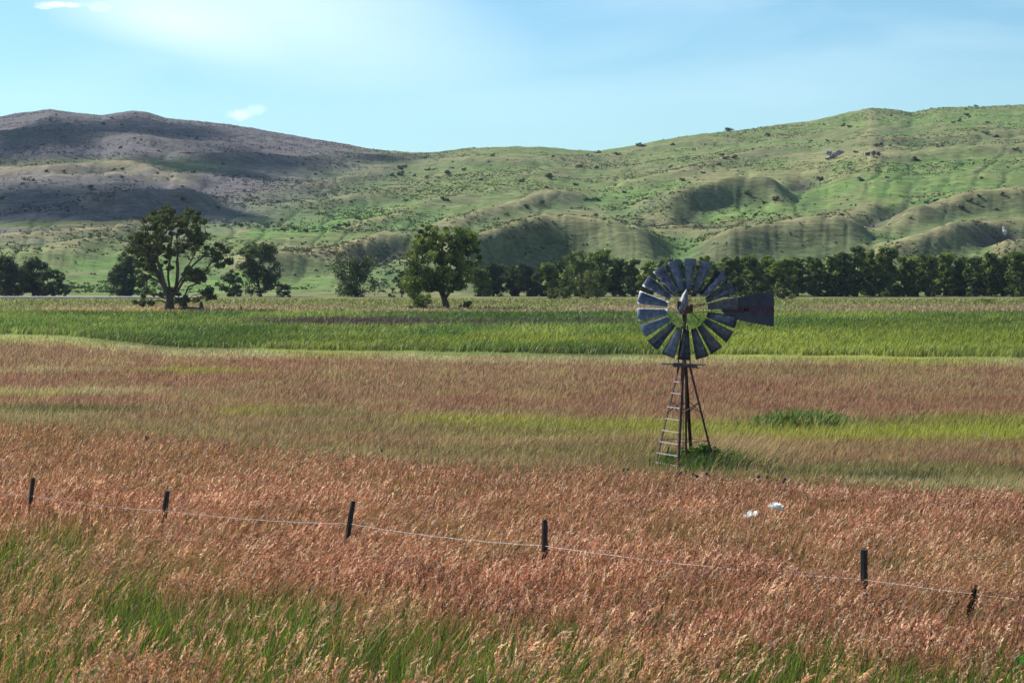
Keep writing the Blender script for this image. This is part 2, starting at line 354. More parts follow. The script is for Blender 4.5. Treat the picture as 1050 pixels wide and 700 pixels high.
# gullies: polyline, depth, width, colour weight of bare dark earth
GULLIES = [([(652, 226), (668, 228), (700, 225), (712, 221)], 4, 10), ([(675, 235), (700, 232), (722, 227)], 3, 9), ([(793, 200), (808, 190), (822, 178)], 4, 12),
 ([(872, 232), (890, 222), (905, 216), (925, 209)], 5, 11), ([(985, 256), (1010, 247), (1032, 238), (1050, 231)], 5, 11), ([(345, 268), (375, 260), (400, 256), (440, 242)], 3, 10), ([(930, 226), (960, 218)], 3, 10)]
def polyw(pts): return np.array([wpt(*p) for p in pts])
def segdist(X, Y, P):
    best = np.full(X.shape, 1e9); side = np.zeros(X.shape); tpar = np.zeros(X.shape)
    n = len(P) - 1
    for i in range(n):
        ax, ay = P[i]; bx, by = P[i + 1]; dx, dy = bx - ax, by - ay; L2 = dx * dx + dy * dy
        t = np.clip(((X - ax) * dx + (Y - ay) * dy) / L2, 0, 1)
        qx, qy = X - ax - t * dx, Y - ay - t * dy; d = np.hypot(qx, qy)
        m = d < best
        best = np.where(m, d, best); side = np.where(m, np.sign(dx * qy - dy * qx), side); tpar = np.where(m, (i + t) / n, tpar)
    return best, side, tpar
def prep(pts, h, dv, tn, tl, tr):
    u0, u1 = pts[0][0], pts[-1][0]; uu = np.linspace(u0, u1, 60); vv = line(uu, pts)
    hh = h * np.minimum(sstep(0, tl, uu - u0), sstep(0, tr, u1 - uu)); Dc, Wn = [], []
    for u, v, q in zip(uu, vv, hh):
        D = D0 + _tt * (base_D(u) - D0); zb = basez(np.full(400, float(u)), D)
        f = V0 + F * (EYE - zb - q) / D; o = np.argsort(f); d = float(np.interp(v, f[o], D[o]))
        f = V0 + F * (EYE - zb) / D; o = np.argsort(f); d2 = float(np.interp(v + dv, f[o], D[o]))
        Dc.append(d); Wn.append(max(d - d2, 14))
    du = (u1 - u0) / 59; r_ = int(np.clip(26 / du, 2, 24)); k = np.hanning(2 * r_ + 3)[1:-1]; k /= k.sum()
    sm = lambda a: np.convolve(np.pad(a, r_, mode='reflect', reflect_type='odd'), k, 'valid')
    Dc = sm(np.array(Dc)); Wn = sm(np.array(Wn)); k0 = int(np.argmin(vv)); Dp = Dc[k0]
    keepf = .62 if dv >= 30 and tr <= 45 else .85
    D2 = np.where(np.arange(60) > k0, Dp + (Dc - Dp) * (keepf - .56 * (tr <= 45) * (dv >= 30)), Dp + (Dc - Dp) * keepf)
    D2 = sm(D2); zc_ = EYE + (V0 - vv) * D2 / F
    h2 = np.clip(zc_ - basez(uu, D2), -7, 24) * (.88 if dv >= 30 else 1) * np.minimum(sstep(0, tl * .7, uu - u0), sstep(0, tr * .7, u1 - uu))
    return uu, D2, h2, np.maximum(Wn + (D2 - Dc) * .6, 20), tn
RW = [prep(*r) for r in RIDGES]
GW = [(polyw(p), h, w_) for p, h, w_ in GULLIES]
def ridge_grid():
    bu = np.linspace(-345, 1395, 581); bd = np.linspace(500, 2090, 701)
    UU, DD = np.meshgrid(bu, bd); u, D = UU.ravel(), DD.ravel(); X = (u - U0) / F * D
    bump = np.zeros(u.shape); tanm = np.zeros(u.shape); face = np.zeros(u.shape)
    ur = u + 14 * (fbm(X / 60, D / 60, 3, 24) - .5); Dr = D + 46 * (fbm(X / 80, D / 80, 4, 25) - .5)
    for uu, Dc, hh, Wn, tn in RW:
        m = (ur > uu[0]) & (ur < uu[-1])
        if not m.any(): continue
        um = ur[m]; dc = np.interp(um, uu, Dc); h = np.interp(um, uu, hh); wn = np.interp(um, uu, Wn); dd = Dr[m] - dc
        hmax = max(hh.max(), .01)
        n_ = np.clip(-dd / wn, 0, 1.0); near = (1 - n_) ** 1.12
        f_ = np.clip(dd, 0, None) / (hmax * 3.4 + 10); farb = np.exp(-f_ ** 1.5)
        b_ = h * np.where(dd < 0, near, farb); bump[m] = np.where(b_ >= 0, np.maximum(bump[m], b_), bump[m] + b_ * (bump[m] < 3))
        tp = np.clip(h / hmax, 0, 1)
        tanm[m] = np.maximum(tanm[m], tn * np.exp(-(dd / 11) ** 2) * tp)
        face[m] = np.maximum(face[m], np.where(dd > 0, 0, sstep(0, .15, n_) * (1 - sstep(.55, 1.0, n_))) * np.clip(h / 8, 0, 1.2))
    def blur(a, su, sd):
        a = a.reshape(UU.shape)
        for ax, s_ in ((1, su), (0, sd)):
            r = int(3 * s_) + 1; k = np.exp(-.5 * (np.arange(-r, r + 1) / s_) ** 2); k /= k.sum()
            pad = [(0, 0), (0, 0)]; pad[ax] = (r, r); ap = np.pad(a, pad, mode='edge'); o = np.zeros_like(a)
            for i_, w_ in enumerate(k): o += w_ * (ap[:, i_:i_ + a.shape[1]] if ax else ap[i_:i_ + a.shape[0]])
            a = o
        return a
    return bu, bd, blur(bump, 3.0, 2.6), blur(tanm, 2, 1.2), blur(face, 3, 2)
BU, BD, G_b, G_t, G_f = ridge_grid()
def samp(G, u, D):
    x = np.clip((u - BU[0]) / (BU[1] - BU[0]), 0, len(BU) - 1.001); y = np.clip((D - BD[0]) / (BD[1] - BD[0]), 0, len(BD) - 1.001)
    i, j = x.astype(int), y.astype(int); fx, fy = x - i, y - j
    return (G[j, i] * (1 - fx) + G[j, i + 1] * fx) * (1 - fy) + (G[j + 1, i] * (1 - fx) + G[j + 1, i + 1] * fx) * fy
def hillz(X, Y, full=False):
    u = U0 + F * X / Y; D = Y
    z = basez(u, D); t = np.clip((D - D0) / (base_D(u) - D0), 0, 1)
    toe = sstep(0, .08, t); crest = 1 - .75 * sstep(.90, 1.0, t)
    wx = X + 26 * (fbm(X / 70, Y / 70, 3, 4) - .5); wy = Y + 26 * (fbm(X / 70 + 9, Y / 70, 3, 5) - .5)
    gul = np.zeros(X.shape); tanm = samp(G_t, u, D); face = samp(G_f, u, D)
    z = z + samp(G_b, u, D) * crest
    for P, h, wd in GW:
        m = (np.abs(X - P[:, 0].mean()) < 260) & (np.abs(Y - P[:, 1].mean()) < 260)
        d, s, tp = segdist(wx[m], wy[m], P)
        taper = np.minimum(sstep(0, .25, tp), 1 - sstep(.8, 1.0, tp)) * .85 + .15
        b = np.where(s > 0, np.exp(-(d / (wd * .55)) ** 2), np.exp(-(d / (wd * 1.3)) ** 2))
        z[m] -= h * b * taper; gul[m] = np.maximum(gul[m], np.exp(-(d / (wd * .45)) ** 2) * taper)
    # natural relief, stretched along the fall of the ridges
    a = (X * .78 + Y * .62); b_ = (-X * .62 + Y * .78)
    z += toe * crest * (2.4 * (fbm(a / 330, b_ / 120, 4, 31) - .5) + .9 * (1 - np.abs(2 * fbm(a / 120, b_ / 46, 3, 41) - 1) - .7))
    z += toe * (1.5 * (fbm(X / 22, Y / 22, 4, 51) - .5) + .35 * (fbm(X / 5, Y / 3.0, 2, 61) - .5))
    # rills and side gullies running down every face
    wv = u + 22 * (fbm(X / 45, Y / 60, 3, 71) - .5) + -.10 * (Y - 900)
    rl = 1 - np.abs(2 * fbm(wv / 13, Y / 150, 3, 81) - 1); rl2 = 1 - np.abs(2 * fbm(wv / 30 + 7, Y / 230, 2, 91) - 1)
    z -= toe * crest * (.30 * np.clip(rl - .72, 0, 1) / .28 * (.4 + np.clip(face, 0, 1)) + .80 * np.clip(rl2 - .80, 0, 1) / .20 * (1 - .8 * np.clip(face * 1.5, 0, 1)))
    if full: return z, u, t, tanm, face, gul
    return z
HC = dict(green=(.125, .185, .052), bright=(.118, .225, .050), tan=(.31, .26, .14), sage_shade=(.112, .097, .135), dull=(.150, .172, .072), earth=(.085, .07, .07), rust=(.2, .13, .1))
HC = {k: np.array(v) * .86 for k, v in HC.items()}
def hill_col(X, Y):
    z, u, t, tanm, face, gul = hillz(X, Y, True)
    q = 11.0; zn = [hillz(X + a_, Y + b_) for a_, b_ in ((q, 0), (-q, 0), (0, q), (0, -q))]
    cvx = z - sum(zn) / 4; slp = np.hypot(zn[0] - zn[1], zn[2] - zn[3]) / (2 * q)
    vb = V0 + F * (EYE - basez(u, Y)) / Y
    n1 = fbm(X / 130, Y / 90, 4, 3) - .5; n2 = fbm(X / 34, Y / 26, 4, 8) - .5; n3 = fbm(X / 9, Y / 7, 3, 13) - .5
    c = np.tile(HC['dull'], (len(X), 1))
    c = lerp(c, HC['green'], np.clip(.45 + n1 * 3 + n2, 0, 1))
    c = lerp(c, HC['tan'] * .85, np.clip(n2 * 2.6 + n3 * 1.6 - .2, 0, 1) * .4)
    left = sstep(430, 210, u - (vb - 200) * -1.6 + n1 * 60)      # sagebrush on the left, with cloud shadow painted into its purple
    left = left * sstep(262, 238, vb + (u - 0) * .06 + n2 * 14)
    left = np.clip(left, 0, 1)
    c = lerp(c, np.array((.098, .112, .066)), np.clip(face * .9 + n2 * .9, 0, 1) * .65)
    for cu, cv, ru, rv, a in ((320, 226, 110, 17, .9), (250, 236, 60, 10, .7), (390, 205, 50, 8, .5), (110, 272, 100, 10, .75), (190, 290, 130, 14, .8), (330, 290, 120, 9, .8), (640, 203, 50, 9, .85), (690, 195, 30, 10, .6), (900, 198, 170, 16, .7), (760, 215, 90, 10, .6),
                              (960, 170, 140, 12, .5), (660, 262, 60, 14, .5), (450, 262, 40, 9, .5), (800, 150, 60, 10, .45), (960, 122, 120, 8, .55), (520, 200, 60, 8, .35), (450, 218, 60, 8, .4), (610, 280, 100, 10, .5), (700, 158, 60, 8, .4)):
        c = lerp(c, HC['bright'], np.clip(ell(u, vb + n2 * 14 + n3 * 6, cu, cv, ru, rv, .6) * a * (1 - .6 * np.clip(left, 0, 1) * (vb < 240)), 0, 1))
    for cu, cv, ru, rv, a in ((55, 182, 85, 5, .9), (130, 172, 50, 5, .9), (210, 190, 60, 4, .8), (120, 231, 60, 5, .6), (290, 150, 110, 10, .3), (350, 262, 50, 8, .7), (575, 197, 35, 5, .7), (880, 160, 60, 8, .5), (830, 175, 25, 14, .5), (740, 180, 60, 7, .4), (600, 222, 60, 5, .4), (880, 228, 26, 8, .5)):
        c = lerp(c, HC['tan'] * 1.05, np.clip(ell(u, vb + n2 * 10, cu, cv, ru, rv, .6) * a + n3 * .4 * a, 0, 1) * .9)
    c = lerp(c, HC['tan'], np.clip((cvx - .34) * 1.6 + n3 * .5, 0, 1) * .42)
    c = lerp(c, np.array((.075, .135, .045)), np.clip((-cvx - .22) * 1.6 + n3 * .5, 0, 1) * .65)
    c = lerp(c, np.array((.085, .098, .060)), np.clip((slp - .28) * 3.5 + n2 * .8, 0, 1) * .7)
    c = lerp(c, HC['sage_shade'] * (1 + n3[:, None] * .5), left * (.82 - .75 * np.clip(ell(u, vb + n2 * 10, 100, 171, 130, 8, .6) + ell(u, vb, 90, 232, 120, 6, .6), 0, 1)))  # sagebrush colour darkened and blued to carry cloud shade too
    c = lerp(c, HC['tan'] * 1.1, np.clip(tanm * (1 + n2 * 2.6) * .6, 0, 1))
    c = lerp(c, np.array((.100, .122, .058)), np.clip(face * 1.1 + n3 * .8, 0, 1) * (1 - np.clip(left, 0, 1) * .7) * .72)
    c = lerp(c, HC['earth'], np.clip(gul * .8 + n3 * gul, 0, 1))
    return c
nu, nd = 1000, 560
us = np.linspace(-330, 1380, nu); ts = np.linspace(0, 1, nd)
Ds_ = 500 + (ts ** 1.15) * 1550
UU, DD = np.meshgrid(us, Ds_)
HX = ((UU - U0) / F * DD).ravel(); HY = DD.ravel()
# stretch the outermost columns far to either side so the range runs on
e = np.clip((np.abs(UU.ravel() - U0) - 790) / 65, 0, 1); HX = HX * (1 + e ** 2 * 2.2)
HZ = hillz(HX, HY)
i = np.arange((nd - 1) * nu).reshape(nd - 1, nu)[:, :-1].ravel()
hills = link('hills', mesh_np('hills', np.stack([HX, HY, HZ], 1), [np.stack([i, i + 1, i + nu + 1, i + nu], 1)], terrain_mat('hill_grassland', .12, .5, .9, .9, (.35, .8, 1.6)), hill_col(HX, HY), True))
tag(hills, 'rolling green and tan grass hills rising behind the trees', 'hills', kind='structure')

# low scrub and tussocks that roughen the slopes
def tri_tufts(P, hgt, wid, col, k=3, lean=.3, jit=.5):
    """k upright triangles per point"""
    n = len(P); P = np.repeat(P, k, 0); h = np.repeat(hgt, k) * rng.uniform(.7, 1.2, n * k); wd = np.repeat(wid, k)
    a = rng.uniform(0, np.pi, n * k); dx, dy = np.cos(a) * wd / 2, np.sin(a) * wd / 2
    off = rng.normal(0, 1, (n * k, 2)) * (wd * jit)[:, None]
    b = P.copy(); b[:, :2] += off
    l = np.stack([b[:, 0] - dx, b[:, 1] - dy, b[:, 2]], 1); r = np.stack([b[:, 0] + dx, b[:, 1] + dy, b[:, 2]], 1)
    tp = b + np.stack([rng.normal(0, lean, n * k) * h, rng.normal(0, lean, n * k) * h, h], 1)
    V = np.stack([l, r, tp], 1).reshape(-1, 3); Fc = np.arange(n * k * 3).reshape(-1, 3)
    return V, Fc, np.repeat(np.repeat(col, k, 0), 3, 0)
nS = 80000
su = rng.uniform(-60, 1110, nS); sD = 520 + rng.uniform(0, 1, nS) ** 1.3 * (base_D(su) - 500)
sX = (su - U0) / F * sD
dens = fbm(sX / 60, sD / 45, 4, 77)
keep = rng.uniform(0, 1, nS) < np.clip((dens - .40) * 3.2, .03, 1)
sX, sD, su = sX[keep], sD[keep], su[keep]
sZ = hillz(sX, sD) - .1
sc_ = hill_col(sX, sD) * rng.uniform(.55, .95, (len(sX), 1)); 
V, Fc, cc = tri_tufts(np.stack([sX, sD, sZ], 1), rng.uniform(.3, .8, len(sX)), rng.uniform(.6, 1.5, len(sX)), sc_, 3, .3, .4)
tag(link('scrub', mesh_np('scrub', V, [Fc], M_scrub, cc)), 'low tussocks and sagebrush roughening the hill slopes', 'scrub', kind='stuff')

# ------------------------------------------------------------------ road strip under the far trees
def strip(name, pts_u, Dn, Df, z, mat):
    V = []; n = len(pts_u)
    for u in pts_u: V += [((u - U0) / F * Dn, Dn, z), ((u - U0) / F * Df, Df, z)]
    Fc = [(2 * i, 2 * i + 2, 2 * i + 3, 2 * i + 1) for i in range(n - 1)]
    return link(name, mesh_np(name, np.array(V), [np.array(Fc)], mat))
rd = strip('road', list(range(-500, 215, 10)), 459, 464, .05, M_road)
bm = bmesh.new(); bm.from_mesh(rd.data)
g = bmesh.ops.extrude_face_region(bm, geom=bm.faces[:]); bmesh.ops.translate(bm, verts=[v for v in g['geom'] if isinstance(v, bmesh.types.BMVert)], vec=(0, 0, .32)); bmesh.ops.recalc_face_normals(bm, faces=bm.faces[:]); bm.to_mesh(rd.data); bm.free()
tag(rd, 'pale gravel road on a low bank at the foot of the trees', 'road', kind='structure')
bk = strip('path', list(range(205, 1600, 12)), 462, 468, .05, noise_mat('bare_bank', (.12, .09, .085), (.24, .18, .16), .2, .95, 0, .2))
tag(bk, 'bare brown track along the foot of the trees', 'path', kind='structure')

# ------------------------------------------------------------------ field vegetation
def sample_uv(n, v0, v1, h, margin=5.5, vpow=1.0):
    v = v0 + (v1 - v0) * rng.uniform(0, 1, n) ** vpow
    _, D = unproj(np.zeros(n), v, h)
    half = 525 + margin * F / D
    u = U0 + rng.uniform(-1, 1, n) * half
    X = (u - U0) / F * D
    return X, D, u, v
def blades(P, H, W, lx, ly, col, tipcol=None):
    """curved grass blades: quad + tip triangle, leaning by (lx, ly)"""
    n = len(P); a = rng.uniform(-.9, .9, n); dx, dy = np.cos(a) * W / 2, np.sin(a) * W / 2
    def ring(t, k):
        c = P + np.stack([lx * t * t * H, ly * t * t * H, H * t * (1 - .12 * t * (np.abs(lx)))], 1)
        o = np.stack([dx * k, dy * k, 0 * dx], 1); return c - o, c + o
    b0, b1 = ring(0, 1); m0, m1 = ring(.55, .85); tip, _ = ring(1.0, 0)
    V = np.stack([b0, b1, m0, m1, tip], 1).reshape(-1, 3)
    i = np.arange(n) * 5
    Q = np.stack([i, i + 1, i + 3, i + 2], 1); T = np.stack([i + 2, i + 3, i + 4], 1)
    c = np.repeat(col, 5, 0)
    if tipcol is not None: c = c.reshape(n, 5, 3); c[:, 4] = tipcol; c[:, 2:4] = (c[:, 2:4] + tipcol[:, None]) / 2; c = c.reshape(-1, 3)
    return V, Q, T, c
def vary(c, n, lo=.65, hi=1.4): return c * rng.uniform(lo, hi, (n, 1)) * rng.uniform(.92, 1.08, (n, 3))

# -- meadow grass between the tall red grass and the reeds
n = 300000
X, D, u, v = sample_uv(n, 339, 512, .35)
c, uu, vv_, reed, far = zone(X, D, .35)
k = (rng.uniform(0, 1, n) > reed) & (v < line(u, EDGE) + 9)
X, D, c = X[k], D[k], c[k]; n = len(X)
H = rng.uniform(.26, .52, n); W = .008 + D * .00026
lightg = rng.uniform(0, 1, n) < .16
c = vary(c, n, .6, 1.45); c[lightg] = c[lightg] * .5 + C['pale'] * .6
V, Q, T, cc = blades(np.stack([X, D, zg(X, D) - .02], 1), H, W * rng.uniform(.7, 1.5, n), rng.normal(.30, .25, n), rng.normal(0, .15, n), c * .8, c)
tag(link('meadow_grass', mesh_np('meadow_grass', V, [Q, T], M_grass, cc)), 'short brown and yellow green grass of the open meadow', 'meadow grass', kind='stuff')
# -- far dry field grass and reed bed
n = 130000
X, D, u, v = sample_uv(n, 309, 367, .6, 8)
c, uu, vv_, reed, far = zone(X, D, .0)
k = (reed > .5) & (vv_ > 321.5 + (fbm(uu / 40, D / 60, 3, 14) - .5) * 3); X, D, c, u = X[k], D[k], c[k], u[k]; n = len(X)
H = rng.uniform(.35, .85, n) * (.75 + .5 * fbm(X / 14, D / 30, 3, 6)); W = .04 + D * .00036
c = vary(c, n, .5, 1.5)
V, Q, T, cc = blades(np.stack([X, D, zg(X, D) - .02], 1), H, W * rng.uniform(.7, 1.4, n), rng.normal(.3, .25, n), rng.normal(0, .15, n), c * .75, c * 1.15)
tag(link('reeds', mesh_np('reeds', V, [Q, T], M_grass, cc)), 'dense green reed bed stretching across the middle of the meadow', 'reeds', kind='stuff')
n = 26000
X, D, u, v = sample_uv(n, 305.5, 324, .3, 6)
c, uu, vv_, reed, far = zone(X, D, .0)
k = (vv_ < 322.5) & (D < 457); X, D, c, u = X[k], D[k], c[k], u[k]; n = len(X)
V, Q, T, cc = blades(np.stack([X, D, zg(X, D) - .02], 1), rng.uniform(.25, .6, n), .22 * rng.uniform(.6, 1.5, n), rng.normal(.3, .25, n), rng.normal(0, .15, n), vary(c, n, .6, 1.35))
tag(link('dry_grass', mesh_np('dry_grass', V, [Q, T], M_grass, cc)), 'pale dry pasture beyond the reed bed', 'dry grass', kind='stuff')
# -- lush patch right of the windmill
def patch(name, cu, cv, ru, rv, n, h0, h1, label, cols=('lush', 'dgreen', 'reed')):
    u = cu + ru * .62 * rng.normal(0, 1, n); v = cv + rv * .6 * rng.normal(0, 1, n)
    k = (((u - cu) / ru) ** 2 + ((v - cv) / rv) ** 2 < 2.2) & (fbm(u / 9, v / 3, 3, 5) > .36)
    u, v = u[k], v[k]; X, D = unproj(u, v, .05); n = len(X)
    cl = np.array([C[c_] for c_ in cols])[rng.integers(0, len(cols), n)]
    edge = np.clip(1.15 - ((u - cu) / ru) ** 2, .35, 1) * (.6 + .8 * fbm(u / 7, v / 9, 2, 8))
    V, Q, T, cc = blades(np.stack([X, D, zg(X, D)], 1), rng.uniform(h0, h1, n) * edge, rng.uniform(.05, .12, n), rng.normal(.28, .3, n), rng.normal(0, .2, n), vary(cl, n, .7, 1.5), vary(cl, n, 1.1, 2.2))
    return tag(link(name, mesh_np(name, V, [Q, T], M_grass, cc)), label, 'reeds', kind='stuff')
patch('reeds', 820, 437, 60, 4.5, 4200, .4, .85, 'lush dark green clump of reeds standing in the yellow green strip right of the windmill', ('lush', 'dgreen', 'olive'))

# -- tall red grass
GREENLO = [(-400, 540), (0, 543), (60, 548), (140, 552), (220, 562), (330, 598), (430, 626), (500, 652), (600, 662), (720, 668), (880, 662), (1050, 660), (1400, 655)]
def green_w(u, v):
    g = sstep(-6, 24, v - line(u, GREENLO) + (fbm(u / 45, v / 22, 3, 2) - .5) * 70)
    g = g * np.clip(1.05 + (fbm(u / 60, v / 30, 3, 17) - .5) * 3.0, .2, 1)
    g = np.maximum(g, .55 * ell(u, v, 1000, 585, 160, 26, .8)); g = np.maximum(g, .4 * ell(u, v, 470, 548, 60, 16, .8)); g = np.maximum(g, .35 * ell(u, v, 720, 548, 100, 20, .8))
    return g
# leaves under the heads
n = 270000
X, D, u, v = sample_uv(n, 425, 830, .45, 5.5, 1.0)
k = v > line(u, EDGE) - 4; X, D, u, v = X[k], D[k], u[k], v[k]; n = len(X)
g = green_w(u, v + 6)
pg = np.clip(.34 + .60 * g, 0, 1)
isg = rng.uniform(0, 1, n) < pg
c = np.where(isg[:, None], np.array((.100, .140, .016)), np.array((.17, .095, .042)))
br = rng.uniform(0, 1, n); c = np.where((isg & (br > .72))[:, None], np.array((.24, .32, .04)), c); c = np.where((isg & (br < .34))[:, None], np.array((.025, .055, .010)), c)
H = rng.uniform(.38, .68, n) * (1 + .35 * g); W = rng.uniform(.005, .012, n) + D * .00012
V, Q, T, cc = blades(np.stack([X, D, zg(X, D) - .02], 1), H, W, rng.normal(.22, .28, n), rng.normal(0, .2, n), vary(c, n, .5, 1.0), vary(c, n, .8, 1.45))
tag(link('grass_leaves', mesh_np('grass_leaves', V, [Q, T], M_grass, cc)), 'green and straw leaves under the tall red grass', 'grass', kind='stuff')
# stems with seed heads
def stalks(n, v0, v1, K, size, hrange=(.60, .94), dim=1.0):
    X, D, u, v = sample_uv(n, v0, v1, .75, 5.5)
    g = green_w(u, v); e = line(u, EDGE) + (fbm(u / 30, v / 6, 2, 50) - .5) * 8
    thin = fbm(X / .8, D / 1.3, 3, 71)
    keep = (v > e) & (rng.uniform(0, 1, n) < np.clip(1 - .90 * g, .12, 1) * np.clip((thin - .30) * 3.4, .06, 1))
    X, D, u, v, g = X[keep], D[keep], u[keep], v[keep], g[keep]; n = len(X)
    H = rng.uniform(*hrange, n) * (1 + .06 * np.sin(X * 1.1 + D * .4)) * (1 - .06 * (g > .4))
    gust = fbm(X / 3.5, D / 5, 2, 90) - .5
    lx = .22 + gust * .45 + rng.normal(0, .15, n); ly = rng.normal(0, .12, n)
    P = np.stack([X, D, zg(X, D)], 1)
    ck = rng.uniform(0, 1, n)
    base = np.where((ck < .55)[:, None], C['red'] * 1.12, np.where((ck < .80)[:, None], np.array((.18, .075, .045)), np.array((.68, .48, .34))))
    base = lerp(base, np.array((.46, .33, .17)), np.clip(g * .55, 0, 1)); clump = fbm(X / .5, D / .9, 2, 44); base = base * (.45 + 1.05 * clump)[:, None]
    patchy = fbm(X / 6, D / 8, 3, 33); base = base * (.78 + .5 * patchy)[:, None]
    col = vary(base, n, .75, 1.3) * dim
    # stem: narrow quad strip in two steps
    W = .0022 + D * .00010; a = rng.uniform(-.9, .9, n)
    o = np.stack([np.cos(a) * W, np.sin(a) * W, 0 * W], 1)
    def pt(t): return P + np.stack([lx * t * t * H, ly * t * t * H, H * t * (1 - .1 * t)], 1)
    r = [pt(.25), pt(.65), pt(1.0)]
    V1 = np.stack([r[0] - o, r[0] + o, r[1] - o, r[1] + o, r[2] - o, r[2] + o], 1).reshape(-1, 3)
    i = np.arange(n) * 6; Q1 = np.concatenate([np.stack([i, i + 1, i + 3, i + 2], 1), np.stack([i + 2, i + 3, i + 5, i + 4], 1)])
    sc1 = np.repeat(vary(np.tile(np.array((.33, .22, .11)), (n, 1)), n), 6, 0)
    # head: K spikelets along an arc that bends over with the wind
    hl = rng.uniform(.09, .22, n) * size; th0 = np.arctan2(1.0, lx * 1.5); bend = rng.uniform(-.1, 1.0, n) ** 1
    s = np.tile((np.arange(K) + .5) / K, (n, 1)) + rng.uniform(-.4, .4, (n, K)) / K
    th = th0[:, None] - bend[:, None] * s
    px = hl[:, None] * s * np.cos(th0[:, None] - bend[:, None] * s * .5); pz = hl[:, None] * s * np.sin(th0[:, None] - bend[:, None] * s * .5)
    rad = .017 * size * (np.sin(np.clip(s, 0, 1) * 2.6 + .35)) * rng.uniform(.2, 1.1, (n, K)) ; ph = rng.uniform(0, 2 * np.pi, (n, K))
    tx, tz = np.cos(th), np.sin(th); nx_, nz_ = -tz, tx
    tip0 = pt(1.0)
    cx = tip0[:, 0:1] + px + nx_ * rad * np.cos(ph); cz = tip0[:, 2:3] + pz + nz_ * rad * np.cos(ph); cy_ = tip0[:, 1:2] + rad * np.sin(ph) + ly[:, None] * hl[:, None] * s
    ln = rng.uniform(.022, .052, (n, K)) * size * (14 / K) ** .45; wd = rng.uniform(.005, .0105, (n, K)) * size * (14 / K) ** .45
    da = th + rng.normal(0, .32, (n, K)); ddx, ddz = np.cos(da), np.sin(da); ddy = rng.normal(0, .3, (n, K))
    q = rng.uniform(0, np.pi, (n, K)); ox, oy, oz = -ddz * np.cos(q) * wd, np.sin(q) * wd, ddx * np.cos(q) * wd
    A = np.stack([cx - ddx * ln * .5, cy_ - ddy * ln * .5, cz - ddz * ln * .5], -1); B = np.stack([cx + ox, cy_ + oy, cz + oz], -1)
    Cc = np.stack([cx + ddx * ln * .5, cy_ + ddy * ln * .5, cz + ddz * ln * .5], -1); Dd = np.stack([cx - ox, cy_ - oy, cz - oz], -1)
    V2 = np.stack([A, B, Cc, Dd], 2).reshape(-1, 3); m = n * K; j = np.arange(m) * 4 + len(V1)
    Q2 = np.stack([j, j + 1, j + 2, j + 3], 1)
    c2 = np.repeat(col, K, 0) * rng.uniform(.7, 1.3, (m, 1)); c2 = np.repeat(c2, 4, 0)
    return np.concatenate([V1, V2]), np.concatenate([Q1, Q2]), np.concatenate([sc1, c2]), n
parts = [stalks(68000, 420, 520, 6, 1.15), stalks(74000, 505, 600, 10, .98), stalks(78000, 585, 810, 17, .98)]
VV, QQ, CC_ = [], [], []; off = 0
for V, Q, c, n in parts: VV.append(V); QQ.append(Q + off); CC_.append(c); off += len(V)
tag(link('red_grass', mesh_np('red_grass', np.concatenate(VV), [np.concatenate(QQ)], M_head, np.concatenate(CC_))), 'tall red brown grass heads leaning in the wind', 'red grass', kind='stuff')

# ------------------------------------------------------------------ tube helper
def tube(bm, pts, rads, sides=8, cap=True):
    pts = [Vector(p) for p in pts]; rings = []
    for i, p in enumerate(pts):
        d = (pts[min(i + 1, len(pts) - 1)] - pts[max(i - 1, 0)]).normalized()
        ref = Vector((0, 0, 1)) if abs(d.z) < .9 else Vector((1, 0, 0))
        a = d.cross(ref).normalized(); b = d.cross(a)
        r = rads[i] if hasattr(rads, '__len__') else rads
        rings.append([bm.verts.new(p + (a * math.cos(2 * math.pi * k / sides) + b * math.sin(2 * math.pi * k / sides)) * r) for k in range(sides)])
    for i in range(len(rings) - 1):
        for k in range(sides):
            bm.faces.new((rings[i][k], rings[i][(k + 1) % sides], rings[i + 1][(k + 1) % sides], rings[i + 1][k]))
    if cap: bm.faces.new(rings[0]); bm.faces.new(rings[-1][::-1])
def box(bm, c, s, rot=None):
    M = Matrix.Translation(c) @ (rot.to_4x4() if rot else Matrix.Identity(4)) @ Matrix.Diagonal((s[0], s[1], s[2], 1))
    return bmesh.ops.create_cube(bm, size=1, matrix=M)['verts']
def bar(bm, a, b, w_, t_):
    a, b = Vector(a), Vector(b); d = b - a
    q = d.to_track_quat('Z', 'Y').to_matrix(); box(bm, (a + b) / 2, (w_, t_, d.length), q)
def bobj(name, bm, mat, parent=None, loc=(0, 0, 0), smooth=False, bevel=0):
    if bevel: bmesh.ops.bevel(bm, geom=bm.edges[:], offset=bevel, segments=1, affect='EDGES')
    bmesh.ops.recalc_face_normals(bm, faces=bm.faces[:])
    me = bpy.data.meshes.new(name); bm.to_mesh(me); bm.free(); me.materials.append(mat)
    if smooth: me.polygons.foreach_set('use_smooth', [True] * len(me.polygons))
    return link(name, me, parent, loc)

